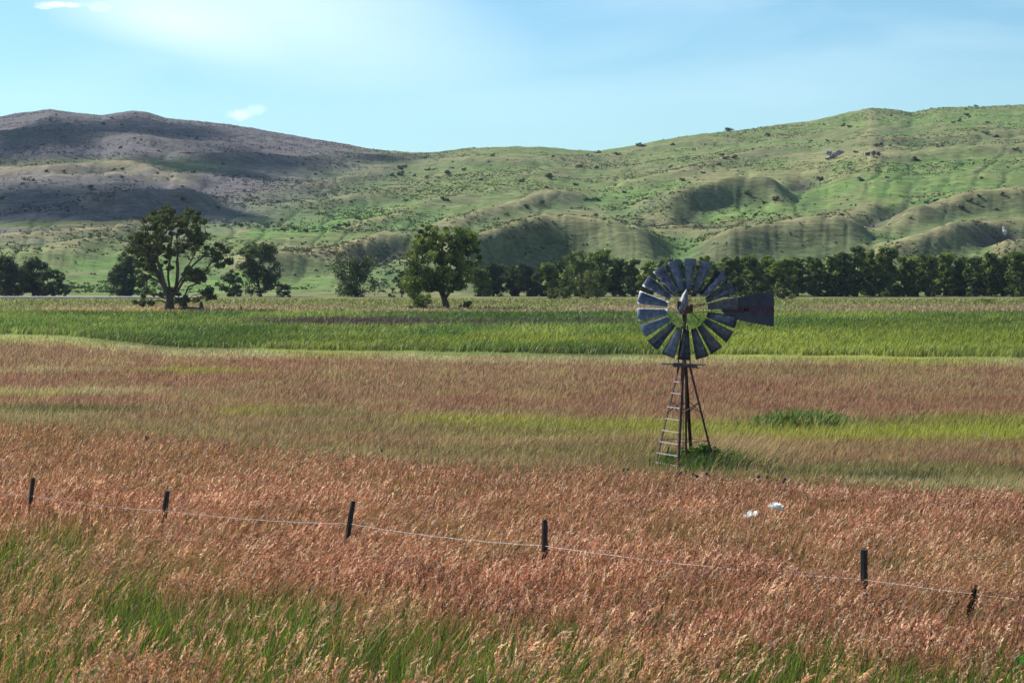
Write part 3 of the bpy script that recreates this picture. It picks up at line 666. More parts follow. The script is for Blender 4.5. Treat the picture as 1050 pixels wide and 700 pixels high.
# ------------------------------------------------------------------ trees
def grow(clumps, trunk, rmin=.05, power=2.3, up=1.6, limbs=()):
    """join every leaf clump to the nearest branch below it; returns nodes, parents, radii"""
    nodes = [Vector(p) for p in trunk]; par = [-1] + list(range(len(trunk) - 1))
    for lp in limbs:
        lp = [Vector(q) for q in lp]; prev = min(range(len(nodes)), key=lambda j: (nodes[j] - lp[0]).length)
        for a_, b_ in zip(lp, lp[1:]):
            k = max(1, int((b_ - a_).length / 1.2))
            for s_ in range(1, k + 1):
                q = a_.lerp(b_, s_ / k) + Vector((random.gauss(0, .09), random.gauss(0, .09), 0)); nodes.append(q); par.append(prev); prev = len(nodes) - 1
    order = sorted(range(len(clumps)), key=lambda i: (clumps[i] - nodes[-1]).length)
    ends = []
    for i in order:
        c = clumps[i]; best, bj = 1e9, 0
        for j, p in enumerate(nodes):
            d = c - p; L = d.length
            cost = L + max(0, -d.z) * 3 + max(0, .35 * L - d.z) * up + (0 if j > 0 else 2)
            if cost < best: best, bj = cost, j
        p = nodes[bj]; L = (c - p).length; k = max(1, int(L / 1.3)); prev = bj
        for s_ in range(1, k + 1):
            t = s_ / k; q = p.lerp(c, t); q.z += math.sin(t * math.pi) * L * .10
            q += Vector((random.gauss(0, 1), random.gauss(0, 1), random.gauss(0, .6))) * .07 * L / k * 1.3 * (t < 1)
            nodes.append(q); par.append(prev); prev = len(nodes) - 1
        ends.append(prev)
    acc = [0.0] * len(nodes)
    for e_ in ends: acc[e_] += rmin ** power
    for j in range(len(nodes) - 1, 0, -1): acc[par[j]] += acc[j] + 1e-6
    return nodes, par, [max(a, 1e-6) ** (1 / power) for a in acc]
def wood_mesh(name, nodes, par, rad, mat, sides=6):
    bm = bmesh.new()
    kids = {}
    for j, p in enumerate(par): kids.setdefault(p, []).append(j)
    done = set()
    def chain(j):
        path = [j]
        while kids.get(path[-1]):
            nx = max(kids[path[-1]], key=lambda q: rad[q]); path.append(nx)
        return path
    stack = [0]; first = True
    while stack:
        j = stack.pop()
        path = chain(j)
        for q in path:
            for k in kids.get(q, []):
                if k not in path: stack.append(k)
        start = ([par[j]] if par[j] >= 0 else []) + path
        if len(start) > 1:
            rr = [rad[q] for q in start]
            if par[j] >= 0: rr[0] = min(rr[0], rr[1] * 1.25)
            if par[j] < 0: rr[0] *= 1.35
            tube(bm, [nodes[q] for q in start], rr, sides)
    me = bpy.data.meshes.new(name); bmesh.ops.recalc_face_normals(bm, faces=bm.faces[:]); bm.to_mesh(me); bm.free(); me.materials.append(mat)
    me.polygons.foreach_set('use_smooth', [True] * len(me.polygons)); return me
def leaf_mesh(name, clumps, rads, per, size, cols, flat=.75, extra=None):
    n = len(clumps); cp = np.array([tuple(c) for c in clumps]); rr = np.array(rads)
    idx = np.repeat(np.arange(n), per); m = len(idx)
    d = rng.normal(0, 1, (m, 3)); d /= np.linalg.norm(d, axis=1)[:, None]
    rad = rng.uniform(0, 1, m) ** .45
    P = cp[idx] + d * (rad * rr[idx])[:, None] * np.array((1, 1, flat))
    if extra is not None: P = np.concatenate([P, extra]); idx = np.concatenate([idx, rng.integers(0, n, len(extra))]); m = len(P)
    a = rng.normal(0, 1, (m, 3)); a /= np.linalg.norm(a, axis=1)[:, None]
    b = rng.normal(0, 1, (m, 3)); b -= (b * a).sum(1)[:, None] * a; b /= np.linalg.norm(b, axis=1)[:, None]
    s = size * rng.uniform(.6, 1.3, m)[:, None]
    V = np.stack([P - a * s, P + b * s * .6, P + a * s, P - b * s * .6], 1).reshape(-1, 3)
    V[:, 2] = np.maximum(V[:, 2], .02)
    tone = rng.uniform(.75, 1.3, n)[idx] * rng.uniform(.7, 1.35, m)
    base = np.array(cols)[rng.integers(0, len(cols), n)][idx]
    c = base * tone[:, None]
    return mesh_np(name, V, [np.arange(m * 4).reshape(-1, 4)], M_leaf, np.repeat(c, 4, 0))
DARK = [(.035, .058, .026), (.045, .074, .03), (.03, .052, .028)]
MIDG = [(.095, .145, .034), (.125, .18, .04), (.07, .11, .03)]
LIGHT = [(.16, .21, .042), (.19, .23, .05), (.13, .18, .038)]
OLV = [(.10, .125, .045), (.085, .11, .04), (.12, .14, .05)]
def lobed(h, wd, n, z0=.12, lobes=6, seed=0, shape=1.0, rc=(.7, 1.3)):
    """clump centres for a crown of height h and width wd made of overlapping lobes"""
    rs = random.Random(seed); L = []
    for i in range(lobes):
        a = rs.uniform(0, 6.283); t = (i + .5) / lobes
        z = h * (z0 + (1 - z0) * t * .86 + .04); prof = (math.sin(math.pi * min(1, (t * .72 + .22) ** shape))) ** .8
        r = wd / 2 * prof * rs.uniform(.25, .62)
        L.append((Vector((math.cos(a) * r, math.sin(a) * r, z)), wd / 2 * rs.uniform(.34, .6) * (.65 + .5 * prof)))
    cl, rr = [], []
    while len(cl) < n:
        c, r = rs.choice(L)
        d = Vector((rs.gauss(0, 1), rs.gauss(0, 1), rs.gauss(0, 1))).normalized() * (r * rs.uniform(.45, 1.0))
        p = c + Vector((d.x, d.y, d.z * .95))
        if p.z < h * z0 * .6 or p.z > h * .97: continue
        cl.append(p); rr.append(rs.uniform(*rc) * wd / 10)
    return cl, rr
def make_tree(name, label, cat, h, wd, n, per, size, cols, z0=.12, lobes=7, seed=0, trunk=None, bark=None, rmin=.05, group=None, rc=(.7, 1.25), shape=1.0, cr=None, crown_name='crown', power=2.3, limbs=()):
    random.seed(seed)
    if cr: cl, rr = cr
    else: cl, rr = lobed(h, wd, n, z0, lobes, seed, shape, rc)
    if trunk is None: trunk = [(0, 0, -.3), (random.uniform(-.2, .2), 0, h * .07), (random.uniform(-.4, .4), random.uniform(-.3, .3), h * .16)]
    nodes, par, rad = grow(cl, trunk, rmin, power, 1.6, limbs)
    t = empty(name)
    tag(t, label, cat, group)
    link('trunk', wood_mesh('trunk', nodes, par, rad, bark or M_barkfar), t)
    link(crown_name, leaf_mesh(crown_name, cl, rr, per, size, cols), t)
    return t
def put(o, u, D, rz=0, s=1.0, sz=None):
    X = (u - U0) / F * D; o.location = (X, D, float(zg(X, D))); o.rotation_euler.z = rz; o.scale = (s, s, sz or s); return o

# the big cottonwood: hand placed limbs fanning from a short trunk
rs = random.Random(5); D_ = 337; S = F / D_
cl, rr = [], []
def cloud(cu, cv, ru, rv, n, rad=(.6, 1.1), dy=4):
    for _ in range(n):
        while True:
            a, b = rs.uniform(-1, 1), rs.uniform(-1, 1)
            if a * a + b * b < 1: break
        x = (cu + a * ru - 174) / S; z = (318 - cv - b * rv) / S; cl.append(Vector((x, rs.gauss(0, 1) * dy * (1 - .3 * a * a), max(z, .4)))); rr.append(rs.uniform(*rad))
cloud(178, 223, 27, 11, 50, (.45, .9)); cloud(155, 240, 18, 15, 40, (.45, .85)); cloud(145, 260, 14, 13, 36, (.45, .9)); cloud(200, 232, 20, 14, 22, (.5, .9)); cloud(178, 244, 32, 15, 44, (.4, .85)); cloud(160, 262, 24, 12, 22, (.4, .8)); cloud(222, 258, 14, 7, 16, (.5, .9)); cloud(232, 270, 7, 5, 8, (.5, .9))
cloud(152, 285, 11, 12, 14, (.4, .8)); cloud(150, 306, 12, 7, 12, (.4, .7)); cloud(201, 282, 12, 9, 22, (.5, .95)); cloud(218, 300, 9, 6, 12, (.5, .9)); cloud(192, 309, 10, 5, 10, (.4, .8)); cloud(170, 268, 16, 10, 10, (.4, .7)); cloud(176, 300, 10, 6, 6, (.4, .7))
tr = [(0, 0, -.4), (0, 0, 1.0), (0, 0, 1.9)]
def LP(pts, y):   # limb traced in the 5.6x crop of the photo, spread in depth
    n_ = len(pts); return [((120 + a_ / 5.6 - 174) / S, y * i_ / (n_ - 1), (655 - b_) / 5.6 / S) for i_, (a_, b_) in enumerate(pts)]
limbs = [LP([(300, 600), (283, 520), (262, 440), (235, 350), (205, 250)], -2), LP([(300, 590), (290, 470), (298, 330), (310, 200), (325, 110)], 1.5), LP([(315, 600), (338, 520), (350, 420), (350, 330), (345, 230), (395, 110)], -1),
         LP([(318, 590), (350, 500), (400, 410), (440, 330), (480, 210)], 2.5), LP([(325, 600), (375, 490), (440, 400), (500, 345), (545, 350), (590, 400)], -1.5), LP([(340, 640), (385, 575), (420, 520), (480, 500), (545, 520)], -3),
         LP([(290, 560), (240, 470), (190, 400), (130, 310)], 3)]
big = make_tree('cottonwood_tree', 'largest open crowned tree at left with bare limbs fanning from one thick trunk', 'tree', 18, 20, 0, 84, .215, [(.06, .085, .03), (.075, .10, .032), (.05, .07, .028)], cr=(cl, rr), trunk=tr, bark=M_bark, rmin=.050, power=2.1, limbs=limbs)
put(big, 174, 337)
# the leaning light green tree in the middle
cl, rr = [], []; S = F / 353
def cloud2(cu, cv, ru, rv, n, rad=(.7, 1.3), dy=3.2):
    for _ in range(n):
        while True:
            a, b = rs.uniform(-1, 1), rs.uniform(-1, 1)
            if a * a + b * b < 1: break
        cl.append(Vector(((cu + a * ru - 456) / S, rs.gauss(0, 1) * dy * .8, max((316.5 - cv - b * rv) / S, .8)))); rr.append(rs.uniform(*rad))
cloud2(452, 243, 28, 12, 48, (.4, 1.1)); cloud2(420, 296, 10, 8, 14, (.6, 1.1)); cloud2(484, 262, 6, 14, 12, (.4, .8)); cloud2(440, 236, 16, 5, 10, (.3, .7)); cloud2(474, 248, 13, 12, 26); cloud2(432, 262, 18, 16, 36); cloud2(462, 268, 18, 16, 40); cloud2(425, 285, 15, 12, 30); cloud2(450, 288, 22, 12, 40); cloud2(470, 285, 9, 10, 14)
mid = make_tree('cottonwood_tree', 'tall light green tree with a leaning dark trunk in the middle distance left of centre', 'tree', 15, 13, 0, 90, .24, [LIGHT[2], MIDG[0], MIDG[1], MIDG[2], DARK[1]], cr=(cl, rr), trunk=[(0, 0, -.4), (-.5, 0, 1.4), (-1.1, 0, 3.2)], bark=M_bark, rmin=.05)
put(mid, 459, 353)
# free standing dark trees and bushes behind the road
def solo(name, label, cat, u, D, vtop, wpx, cols, seed, z0=.1, lobes=8, n=150, per=66, size=.26, vbase=None, group=None, shape=1.0, cn='crown', rmin=.05):
    h = (V0 + F * EYE / D - vtop) * D / F; wd = wpx * 1.12 * D / F
    t = make_tree(name, label, cat, h, wd, n, per, size, cols, z0=z0, lobes=lobes, seed=seed, group=group, shape=shape, crown_name=cn, rmin=rmin)
    return put(t, u, D)
solo('broadleaf_tree', 'dark tree at the far left edge of the photo', 'tree', 6, 486, 262, 44, DARK, 1, .05)
solo('broadleaf_tree', 'dark tree second from the left edge, with a ragged top', 'tree', 34, 490, 264, 34, DARK, 2, .05)
solo('broadleaf_tree', 'low dark tree reaching right at the end of the far left group', 'tree', 54, 484, 277, 30, DARK, 3, .05, n=46)
solo('bush', 'small dark round bush right of the far left tree group', 'bush', 67, 480, 292, 13, DARK, 4, .02, 4, 18, 40, .22, cn='foliage')
t_ = solo('broadleaf_tree', 'dark tree half hidden behind the left side of the largest tree', 'tree', 130, 486, 263, 38, DARK, 5, .05)
solo('broadleaf_tree', 'narrow low dark tree between the largest tree and the vase shaped tree', 'tree', 239, 484, 277, 30, DARK, 6, .05, n=40)
solo('broadleaf_tree', 'dark vase shaped tree standing alone right of the largest tree', 'tree', 267, 480, 250, 48, DARK + MIDG[:1], 7, .10)
solo('bush', 'low dark bush at the foot of the vase shaped tree', 'bush', 290, 478, 292, 24, DARK, 8, .02, 5, 24, 40, .22, cn='foliage')
solo('broadleaf_tree', 'rounded dark tree standing alone between the vase shaped and the leaning tree', 'tree', 366, 480, 260, 58, DARK, 9, .05, 9, 90)
solo('bush', 'olive green bush at the left foot of the leaning light green tree', 'bush', 431, 345, 302, 28, MIDG, 10, .02, 5, 34, 60, .18, cn='foliage')
solo('bush', 'low green shrub right of the leaning light green tree', 'bush', 480, 350, 309, 16, MIDG, 11, .02, 4, 18, 50, .16, cn='foliage')
solo('bush', 'bush behind the left side of the leaning light green tree', 'bush', 412, 470, 276, 24, DARK, 12, .03, 5, 26, 50, .24, cn='foliage')
grp = [(491, 474, 24, MIDG), (506, 472, 26, DARK), (525, 474, 24, DARK), (541, 471, 26, DARK), (559, 468, 26, MIDG), (577, 464, 30, DARK), (593, 259, 34, MIDG), (612, 258, 34, MIDG), (630, 264, 30, DARK)]
ord_ = ['first', 'second', 'third', 'fourth', 'fifth', 'sixth', 'seventh', 'eighth', 'ninth']
tops = [276, 271, 273, 272, 270, 271, 259, 258, 266]
for i_, (uu_, _, wp, cols) in enumerate(grp):
    solo('broadleaf_tree', f'tree in the grove left of the windmill, {ord_[i_]} from the left end of the grove', 'tree', uu_, 486 + (i_ % 3) * 4, tops[i_] - 2, wp * 1.12, cols, 20 + i_, .02, 8, 110, 60, .27, group='trees in the grove left of the windmill')
solo('broadleaf_tree', 'paler olive tree in front of the right half of the grove', 'tree', 604, 452, 279, 40, OLV, 31, .04, 7, 60, 55, .23)
solo('bush', 'paler olive bush leftmost in front of the grove', 'bush', 563, 448, 296, 20, OLV, 32, .02, 4, 22, 50, .2, cn='foliage')
solo('bush', 'paler olive bush second from left in front of the grove', 'bush', 580, 450, 291, 26, OLV, 33, .02, 5, 30, 50, .2, cn='foliage')
solo('bush', 'green bush filling the gap right of the grove', 'bush', 641, 480, 284, 20, DARK, 34, .02, 5, 26, 50, .22, cn='foliage')
# long treeline
ORD2 = ['fourteenth', 'fifteenth', 'sixteenth', 'seventeenth', 'eighteenth']
ORD = ['first', 'second', 'third', 'fourth', 'fifth', 'sixth', 'seventh', 'eighth', 'ninth', 'tenth', 'eleventh', 'twelfth', 'thirteenth']
protos = []
for i_ in range(7):
    h = 11.0; wd = [6.4, 7.2, 6.0, 7.8, 6.8, 7.4, 6.2][i_]
    protos.append(make_tree('broadleaf_tree', '-', 'tree', h, wd, 120, 62, .27, [MIDG + LIGHT[:1], MIDG + LIGHT[:2], DARK[:1] + MIDG, MIDG[:2] + LIGHT, MIDG, DARK[:2] + MIDG + LIGHT[:1], MIDG + OLV[:2]][i_], z0=.02, lobes=9, seed=60 + i_, group='trees of the long treeline', shape=.85))
LU = np.concatenate([[651, 668, 684], np.arange(699, 1075, 15.0)]); NT = len(LU)
used = set()
rt = random.Random(3)
for i_, u_ in enumerate(LU):
    k_ = (i_ * 3 + (i_ // 7)) % 7
    o = protos[k_] if k_ not in used else copy_tree(protos[k_]); used.add(k_)
    top = line(u_, [(640, 266), (660, 262), (700, 266), (730, 263), (800, 260), (830, 257), (850, 258), (880, 255), (930, 259), (1000, 259), (1008, 252), (1020, 260), (1080, 257)]) + rt.choice((-5, -2, 0, 1, 3, 6))
    Dt = 486 + rt.uniform(-4, 8); h = (V0 + F * EYE / Dt - top) * Dt / F
    put(o, u_ + rt.uniform(-2, 2), Dt, rt.uniform(0, 6.28), h / 11.0 * rt.uniform(.95, 1.3), h / 11.0)
    if i_ < 13: o['label'] = f'green tree in the long treeline, {ORD[i_]} from its left end beside the windmill'
    elif NT - 1 - i_ < 13: o['label'] = f'green tree in the long treeline at right, {ORD[NT - 1 - i_]} from its right end'
    else: o['label'] = f'green tree in the middle of the long treeline, {ORD2[i_ - 13]} from its left end'
# a dim second row behind, seen only through the gaps
for i_ in range(17):
    o = copy_tree(protos[i_ % 7]); put(o, 694 + i_ * 24 + rt.uniform(-5, 5), 503 + rt.uniform(-2, 4), rt.uniform(0, 6.28), .98, .92)
    o['label'] = 'green tree standing in the back row of the long treeline'; o['group'] = 'back row of the long treeline'
solo('bush', 'low olive shrub at the foot of the treeline just right of the windmill tail', 'bush', 804, 448, 295, 24, OLV, 41, .02, 4, 26, 50, .18, cn='foliage')
solo('bush', 'very low green shrub in the meadow before the treeline at right', 'bush', 1012, 400, 307, 24, LIGHT, 42, .02, 4, 20, 40, .14, cn='foliage')
solo('bush', 'low undergrowth bush between the windmill wheel and the treeline', 'bush', 740, 470, 292, 40, DARK, 43, .02, 5, 30, 50, .2, cn='foliage')

# ------------------------------------------------------------------ shrubs and rocks on the hills
def shrub_proto(seed, cols):
    cl, rr = lobed(2.0, 3.2, 9, .1, 3, seed, 1, (1.6, 2.6))
    random.seed(seed); nodes, par, rad = grow(cl, [(0, 0, -.3), (0, 0, .25), (.05, 0, .4)], .04)
    t = empty('hillside_shrub'); link('stem', wood_mesh('stem', nodes, par, rad, M_barkfar, 4), t)
    link('foliage', leaf_mesh('foliage', cl, rr, 34, .30, cols), t)
    return tag(t, 'small dark shrub dotting the open hillside', 'shrub', 'dark shrubs dotted over the hills')
SP = [shrub_proto(1, DARK), shrub_proto(2, [(.05, .055, .035), (.04, .05, .035)]), shrub_proto(3, MIDG[2:] + DARK)]
spots = [(229, 232, 1.1), (246, 232, 1.2), (292, 236, 1.5), (302, 235, 1.1), (313, 238, 1.2), (324, 238, 1), (343, 234, 1.2), (355, 232, 1.5), (288, 226, .9), (327, 220, .8), (413, 174, 2), (411, 180, 1.6), (562, 183, 2), (560, 193, .9), (535, 187, 1.4), (458, 179, 1.6), (476, 175, 1), (493, 185, 1.2), (455, 206, 1.6),
         (840, 186, 1.6), (883, 186, 1.6), (864, 221, 1.1), (965, 152, 1.6), (940, 165, 1.7), (938, 165, 1.2), (745, 163, 1.6), (752, 162, 1.6), (740, 160, 1.2), (796, 205, 1.5), (775, 221, 1), (1011, 137, 1.3), (1022, 141, 1.3), (960, 207, 1.3), (995, 207, 1.4), (985, 213, 1.5), (951, 208, 1.2), (748, 134, 1.8), (787, 140, 1.1), (656, 150, 1.4), (660, 151, 1.2),
         (690, 149, 1), (720, 139, 1), (1012, 126, .9), (977, 126, .9), (955, 112, .8), (1000, 109, .8), (1042, 154, 1.3), (1034, 172, 1), (904, 149, 1.3), (899, 150, 1), (613, 157, 1.2), (607, 206, 1.6), (601, 206, 1.4), (613, 206, 1.4), (594, 172, 1.3), (640, 198, 1), (520, 221, 1), (541, 214, 1.2), (539, 211, 1.3), (670, 233, 1.1), (1003, 203, 1.1)]
rs = random.Random(8)
while len(spots) < 270:
    u_ = rs.uniform(-10, 1060); v_ = rs.uniform(line(u_, SKY) + 3, 262)
    dn = float(fbm(np.array([u_ / 60.]), np.array([v_ / 18.]), 3, 88)[0])
    if rs.random() < (dn - .32) * 3 * (1.3 if v_ < 215 else .4): spots.append((u_, v_, .45 + .75 * rs.random() ** 2))
NAMED = {19: 'dark shrub left of and below the purple grey rock outcrop', 24: 'dark shrub in the green slope right of and below the dark outcrop', 36: 'large dark shrub breaking the skyline above the central slopes, farthest left of two', 38: 'dark shrub on the skyline at the low saddle left of the treeline hill',
         28: 'dark shrub just above the scoop shaped hollow on the right slope', 11: 'dark upright shrub below the saddle between the left and central hills', 17: 'dark shrub on the upper slope above the central knoll'}
NAMED = {k_: NAMED[k_] for k_ in (19, 11)}
for i_, (u_, v_, s_) in enumerate(spots):
    x, y = wpt(u_, v_)
    # the relief moves the slope a little: step along the view line until the row fits
    Dl = np.linspace(max(y - 260, 520), min(y + 260, base_D(u_) * 1.02), 260); Xl = (u_ - U0) / F * Dl
    vl = V0 + F * (EYE - hillz(Xl, Dl)) / Dl; j_ = int(np.argmin(np.abs(vl - v_) + 1e-3 * np.abs(Dl - y)))
    o = SP[i_] if i_ < 3 else copy_tree(SP[i_ % 3])
    s2 = s_ * Dl[j_] / 1000 * .98
    
    if i_ in NAMED: o['label'] = NAMED[i_]
    o.location = (Xl[j_], Dl[j_], float(hillz(Xl[j_:j_ + 1], Dl[j_:j_ + 1])[0]) - .1); o.rotation_euler.z = rs.uniform(0, 6.28); o.scale = (s2 * .95, s2 * .95, s2 * rs.uniform(.45, .8))
def on_hill(u_, v_):
    x, y = wpt(u_, v_); Dl = np.linspace(max(y - 260, 520), min(y + 260, base_D(u_)), 400); Xl = (u_ - U0) / F * Dl
    vl = V0 + F * (EYE - hillz(Xl, Dl)) / Dl; j_ = int(np.argmin(np.abs(vl - v_))); return Xl[j_], Dl[j_], float(hillz(Xl[j_:j_ + 1], Dl[j_:j_ + 1])[0])
def rock(name, u_, v_, blocks, mat, label, seed):
    x, y, z = on_hill(u_, v_); bm = bmesh.new(); r = random.Random(seed); s = y / F
    for (du, dv, wu, hv) in blocks:
        g = bmesh.ops.create_icosphere(bm, subdivisions=2, radius=.5, matrix=Matrix.Translation((du * s, r.uniform(-1, 1), -dv * s + hv * s * .3)) @ Matrix.Diagonal((wu * s, wu * s * .8, hv * s * 1.2, 1)))
        for vt in g['verts']:
            f_ = 1 + .5 * (hash2(np.floor(vt.co.x * .9), np.floor(vt.co.z * 1.1 + vt.co.y * .5), seed) - .5); vt.co.x *= float(f_) * .98 + .02; vt.co += Vector((r.uniform(-.2, .2), r.uniform(-.2, .2), r.uniform(-.25, .25)))
    o = bobj(name, bm, mat, None, (x, y, z)); return tag(o, label, 'rock')
rock('rock_outcrop', 855, 162, [(-5, -4, 6, 4), (0, -2, 9, 5), (4, -4, 6, 5), (-3, 2, 7, 5), (-6, 5, 4, 3), (7, -5, 3, 3)], M_rock, 'purple grey rock outcrop on the hillside, left one of two', 3)
rock('rock_outcrop', 893, 159, [(-3, 0, 5, 3), (3, -1, 6, 3.5), (8, 0, 3, 3)], noise_mat('dark_rock', (.03, .03, .035), (.10, .09, .10), .5, .9, 0, .5), 'small dark rock outcrop on the hillside, right one of two', 5)
rock('boulder', 889, 159, [(-1, 0, 3, 3)], M_chalk, 'pale boulder at the left end of the dark outcrop', 6)
rock('rock_outcrop', 1028, 239, [(0, 4, 5, 4), (2, 0, 4, 5), (-3, 7, 5, 3), (1, -4, 3, 3)], M_chalk, 'chalky white scar of rock above the treeline at the right edge', 7)

# stump and short posts beside the big tree
def stump(u_, D_, h, r, label):
    bm = bmesh.new(); tube(bm, [(0, 0, -.1), (.05, 0, h * .4), (.02, 0, h * .8), (-.05, 0, h)], [r, r * .8, r * .6, r * .3], 9)
    tube(bm, [(-r * .4, 0, 0), (-r * 1.3, 0, h * .15), (-r * 2.0, .1, .05)], [r * .3, r * .22, r * .1], 6)
    X_ = (u_ - U0) / F * D_; return tag(bobj('tree_stump', bm, M_bark, None, (X_, D_, 0), True), label, 'stump')
stump(206, 338, 1.5, .5, 'dark pointed stump standing right of the largest tree')
stump(247, 338, .9, .18, 'short dark stub standing alone in the dry strip')
bm = bmesh.new(); tube(bm, [(-2.2, 0, .2), (-.5, .2, .45), (1.2, 0, .35), (2.4, -.1, .5)], [.16, .2, .15, .06], 7); tube(bm, [(.2, 0, .4), (.9, 0, 1.0)], [.08, .03], 5)
tag(bobj('fallen_limb', bm, M_bark, None, ((195 - U0) / F * 336, 336, 0), True), 'fallen grey limb lying between the largest tree and the stump', 'fallen limb')

# ------------------------------------------------------------------ windmill
WD = 73.0; WS = F / WD
def wx(u_): return (u_ - 702.2) / WS
WX0 = (702.2 - U0) / WS
mill = empty('windmill', (WX0, WD, float(zg(WX0, WD))))
tag(mill, 'old farm windmill with a blue grey bladed wheel on a rusty four legged tower', 'windmill')
GZ0 = float(zg(WX0, WD))
def wz(v_, dy=0): return EYE - (v_ - V0) * (WD + dy) / F - GZ0
zt = wz(374)     # platform height
ca, sa = math.cos(R(26.8)), math.sin(R(26.8)); s0 = .85
corner = lambda i, j, k: Vector(((i * sa + j * ca) * k, (-i * ca + j * sa) * k, 0))     # i: towards the camera-right side, j: right/back
bas = {'A': (-1, -1), 'B': (1, -1), 'E': (1, 1), 'D': (-1, 1)}
def legpt(n_, z):
    t = z / zt; k = s0 * (1 - t) + s0 * .19 * t; p = corner(*bas[n_], k); return Vector((p.x - .02 * t, p.y, z))
for n_ in 'ABED':
    bm = bmesh.new()
    a, b = legpt(n_, -.15), legpt(n_, zt + .0)
    d = (b - a).normalized(); side = corner(*bas[n_], 1).normalized()
    # angle iron: two thin flanges meeting at the outer corner
    i_, j_ = bas[n_]
    for dirv in (Vector((sa * -i_, ca * i_, 0)), Vector((-ca * j_, -sa * j_, 0))):
        o1 = dirv * .085
        vs_ = [bm.verts.new(p) for p in (a, a + o1, b + o1, b)]; nrm = d.cross(dirv).normalized() * .012
        vs2 = [bm.verts.new(v.co + nrm) for v in vs_]
        bm.faces.new(vs_); bm.faces.new(vs2[::-1])
        for k_ in range(4): bm.faces.new((vs_[k_], vs2[k_], vs2[(k_ + 1) % 4], vs_[(k_ + 1) % 4]))
    bobj('leg', bm, M_rust, mill)
# mast above the platform
bm = bmesh.new()
for n_ in 'ABED':
    bar(bm, legpt(n_, zt), Vector((legpt(n_, zt).x * .45, legpt(n_, zt).y * .45, wz(334))), .04, .04)
tube(bm, [(0, 0, zt - .02), (0, 0, wz(322))], .042, 10)
bobj('mast', bm, M_rust, mill)
# ladder rungs between the legs A and B, paler than the legs
bm = bmesh.new()
for v_ in (391.3, 403, 417.3, 429.3, 441.5, 453.2, 464.8, 474.5):
    z = wz(v_); a, b = legpt('A', z), legpt('B', z); n_ = Vector((-ca, -sa, 0)) * .02
    bar(bm, a + n_, b + n_, .034, .03)
bobj('ladder', bm, M_rung, mill)
# girts and cross braces
def hgirt(v_, pairs, w_=.035):
    z = wz(v_)
    for p, q in pairs:
        bm = bmesh.new(); bar(bm, legpt(p, z), legpt(q, z), w_, w_ * .6); bobj('girt', bm, M_rust, mill)
hgirt(451.5, ('AD', 'DE', 'EB')); hgirt(465, ('BE', 'AD'), .028)
for p, q in (('B', 'E'), ('E', 'D'), ('D', 'A'), ('A', 'B')):
    for (x1, x2) in ((411.5, 423.5), (423.5, 411.5)):
        bm = bmesh.new(); bar(bm, legpt(p, wz(x1)), legpt(q, wz(x2)), .04, .016); bobj('brace', bm, M_rust, mill)
bm = bmesh.new(); tube(bm, [(.04, 0, -.1), (.045, 0, zt)], .045, 10); bobj('drop_pipe', bm, M_rust, mill)
bm = bmesh.new(); tube(bm, [(-.06, .05, 0), (-.05, .05, zt)], .014, 6); bobj('pump_rod', bm, M_rust, mill)
bm = bmesh.new(); tube(bm, [(-.71, .6, -.05), (-.55, .6, .85)], .03, 6); bobj('pipe', bm, M_rust, mill)
# platform: two long boards and short cross boards
bm = bmesh.new()
for dy in (-.16, 0.02, .2): box(bm, (-.07, dy, zt + .03), (1.62, .15, .035), Matrix.Rotation(R(1.2), 3, 'Y'))
box(bm, (0, 0, zt - .03), (.85, .5, .08)); box(bm, (-.28, 0, zt + .075), (.3, .5, .03)); box(bm, (.24, 0, zt - .085), (.5, .4, .03), Matrix.Rotation(R(4), 3, 'Y'))
bobj('platform', bm, noise_mat('old_boards', (.05, .04, .045), (.12, .10, .11), 8, .85, 0, .5), mill)
# wheel
hz = wz(316.8); RR = 51.5 / WS; hy = -.42; hub = Vector((wx(704), hy, hz))
bm = bmesh.new()
tube(bm, [hub + Vector((0, -.10, 0)), hub + Vector((0, .42, 0))], .055, 12); tube(bm, [hub + Vector((0, -.12, 0)), hub + Vector((0, .03, 0))], .12, 14)
def ring(rad, y, r_):
    n_ = 54; vs_ = []
    for k_ in range(n_):
        a_ = 2 * math.pi * k_ / n_; c_ = Vector((math.cos(a_) * rad, y, math.sin(a_) * rad)); e_ = Vector((math.cos(a_), 0, math.sin(a_)))
        vs_.append([bm.verts.new(hub + c_ + (e_ * math.cos(q) + Vector((0, 1, 0)) * math.sin(q)) * r_) for q in (0.8, 2.4, 3.9, 5.5)])
    for k_ in range(n_):
        for q in range(4): bm.faces.new((vs_[k_][q], vs_[k_][(q + 1) % 4], vs_[(k_ + 1) % n_][(q + 1) % 4], vs_[(k_ + 1) % n_][q]))
ring(RR * .47, .035, .012); ring(RR * .86, .06, .012)
for k_ in range(6):
    a_ = math.pi / 3 * k_ + .26; e_ = Vector((math.cos(a_), 0, math.sin(a_)))
    tube(bm, [hub + Vector((0, -.06, 0)), hub + e_ * RR * .47 + Vector((0, .03, 0)), hub + e_ * RR * .86 + Vector((0, .055, 0))], .011, 5)
    a2 = a_ + .1; e2 = Vector((math.cos(a2), 0, math.sin(a2)))
    tube(bm, [hub + Vector((0, .2, 0)), hub + e2 * RR * .86 + Vector((0, .07, 0))], .009, 5)
wheel = bobj('wheel', bm, M_rust, mill)
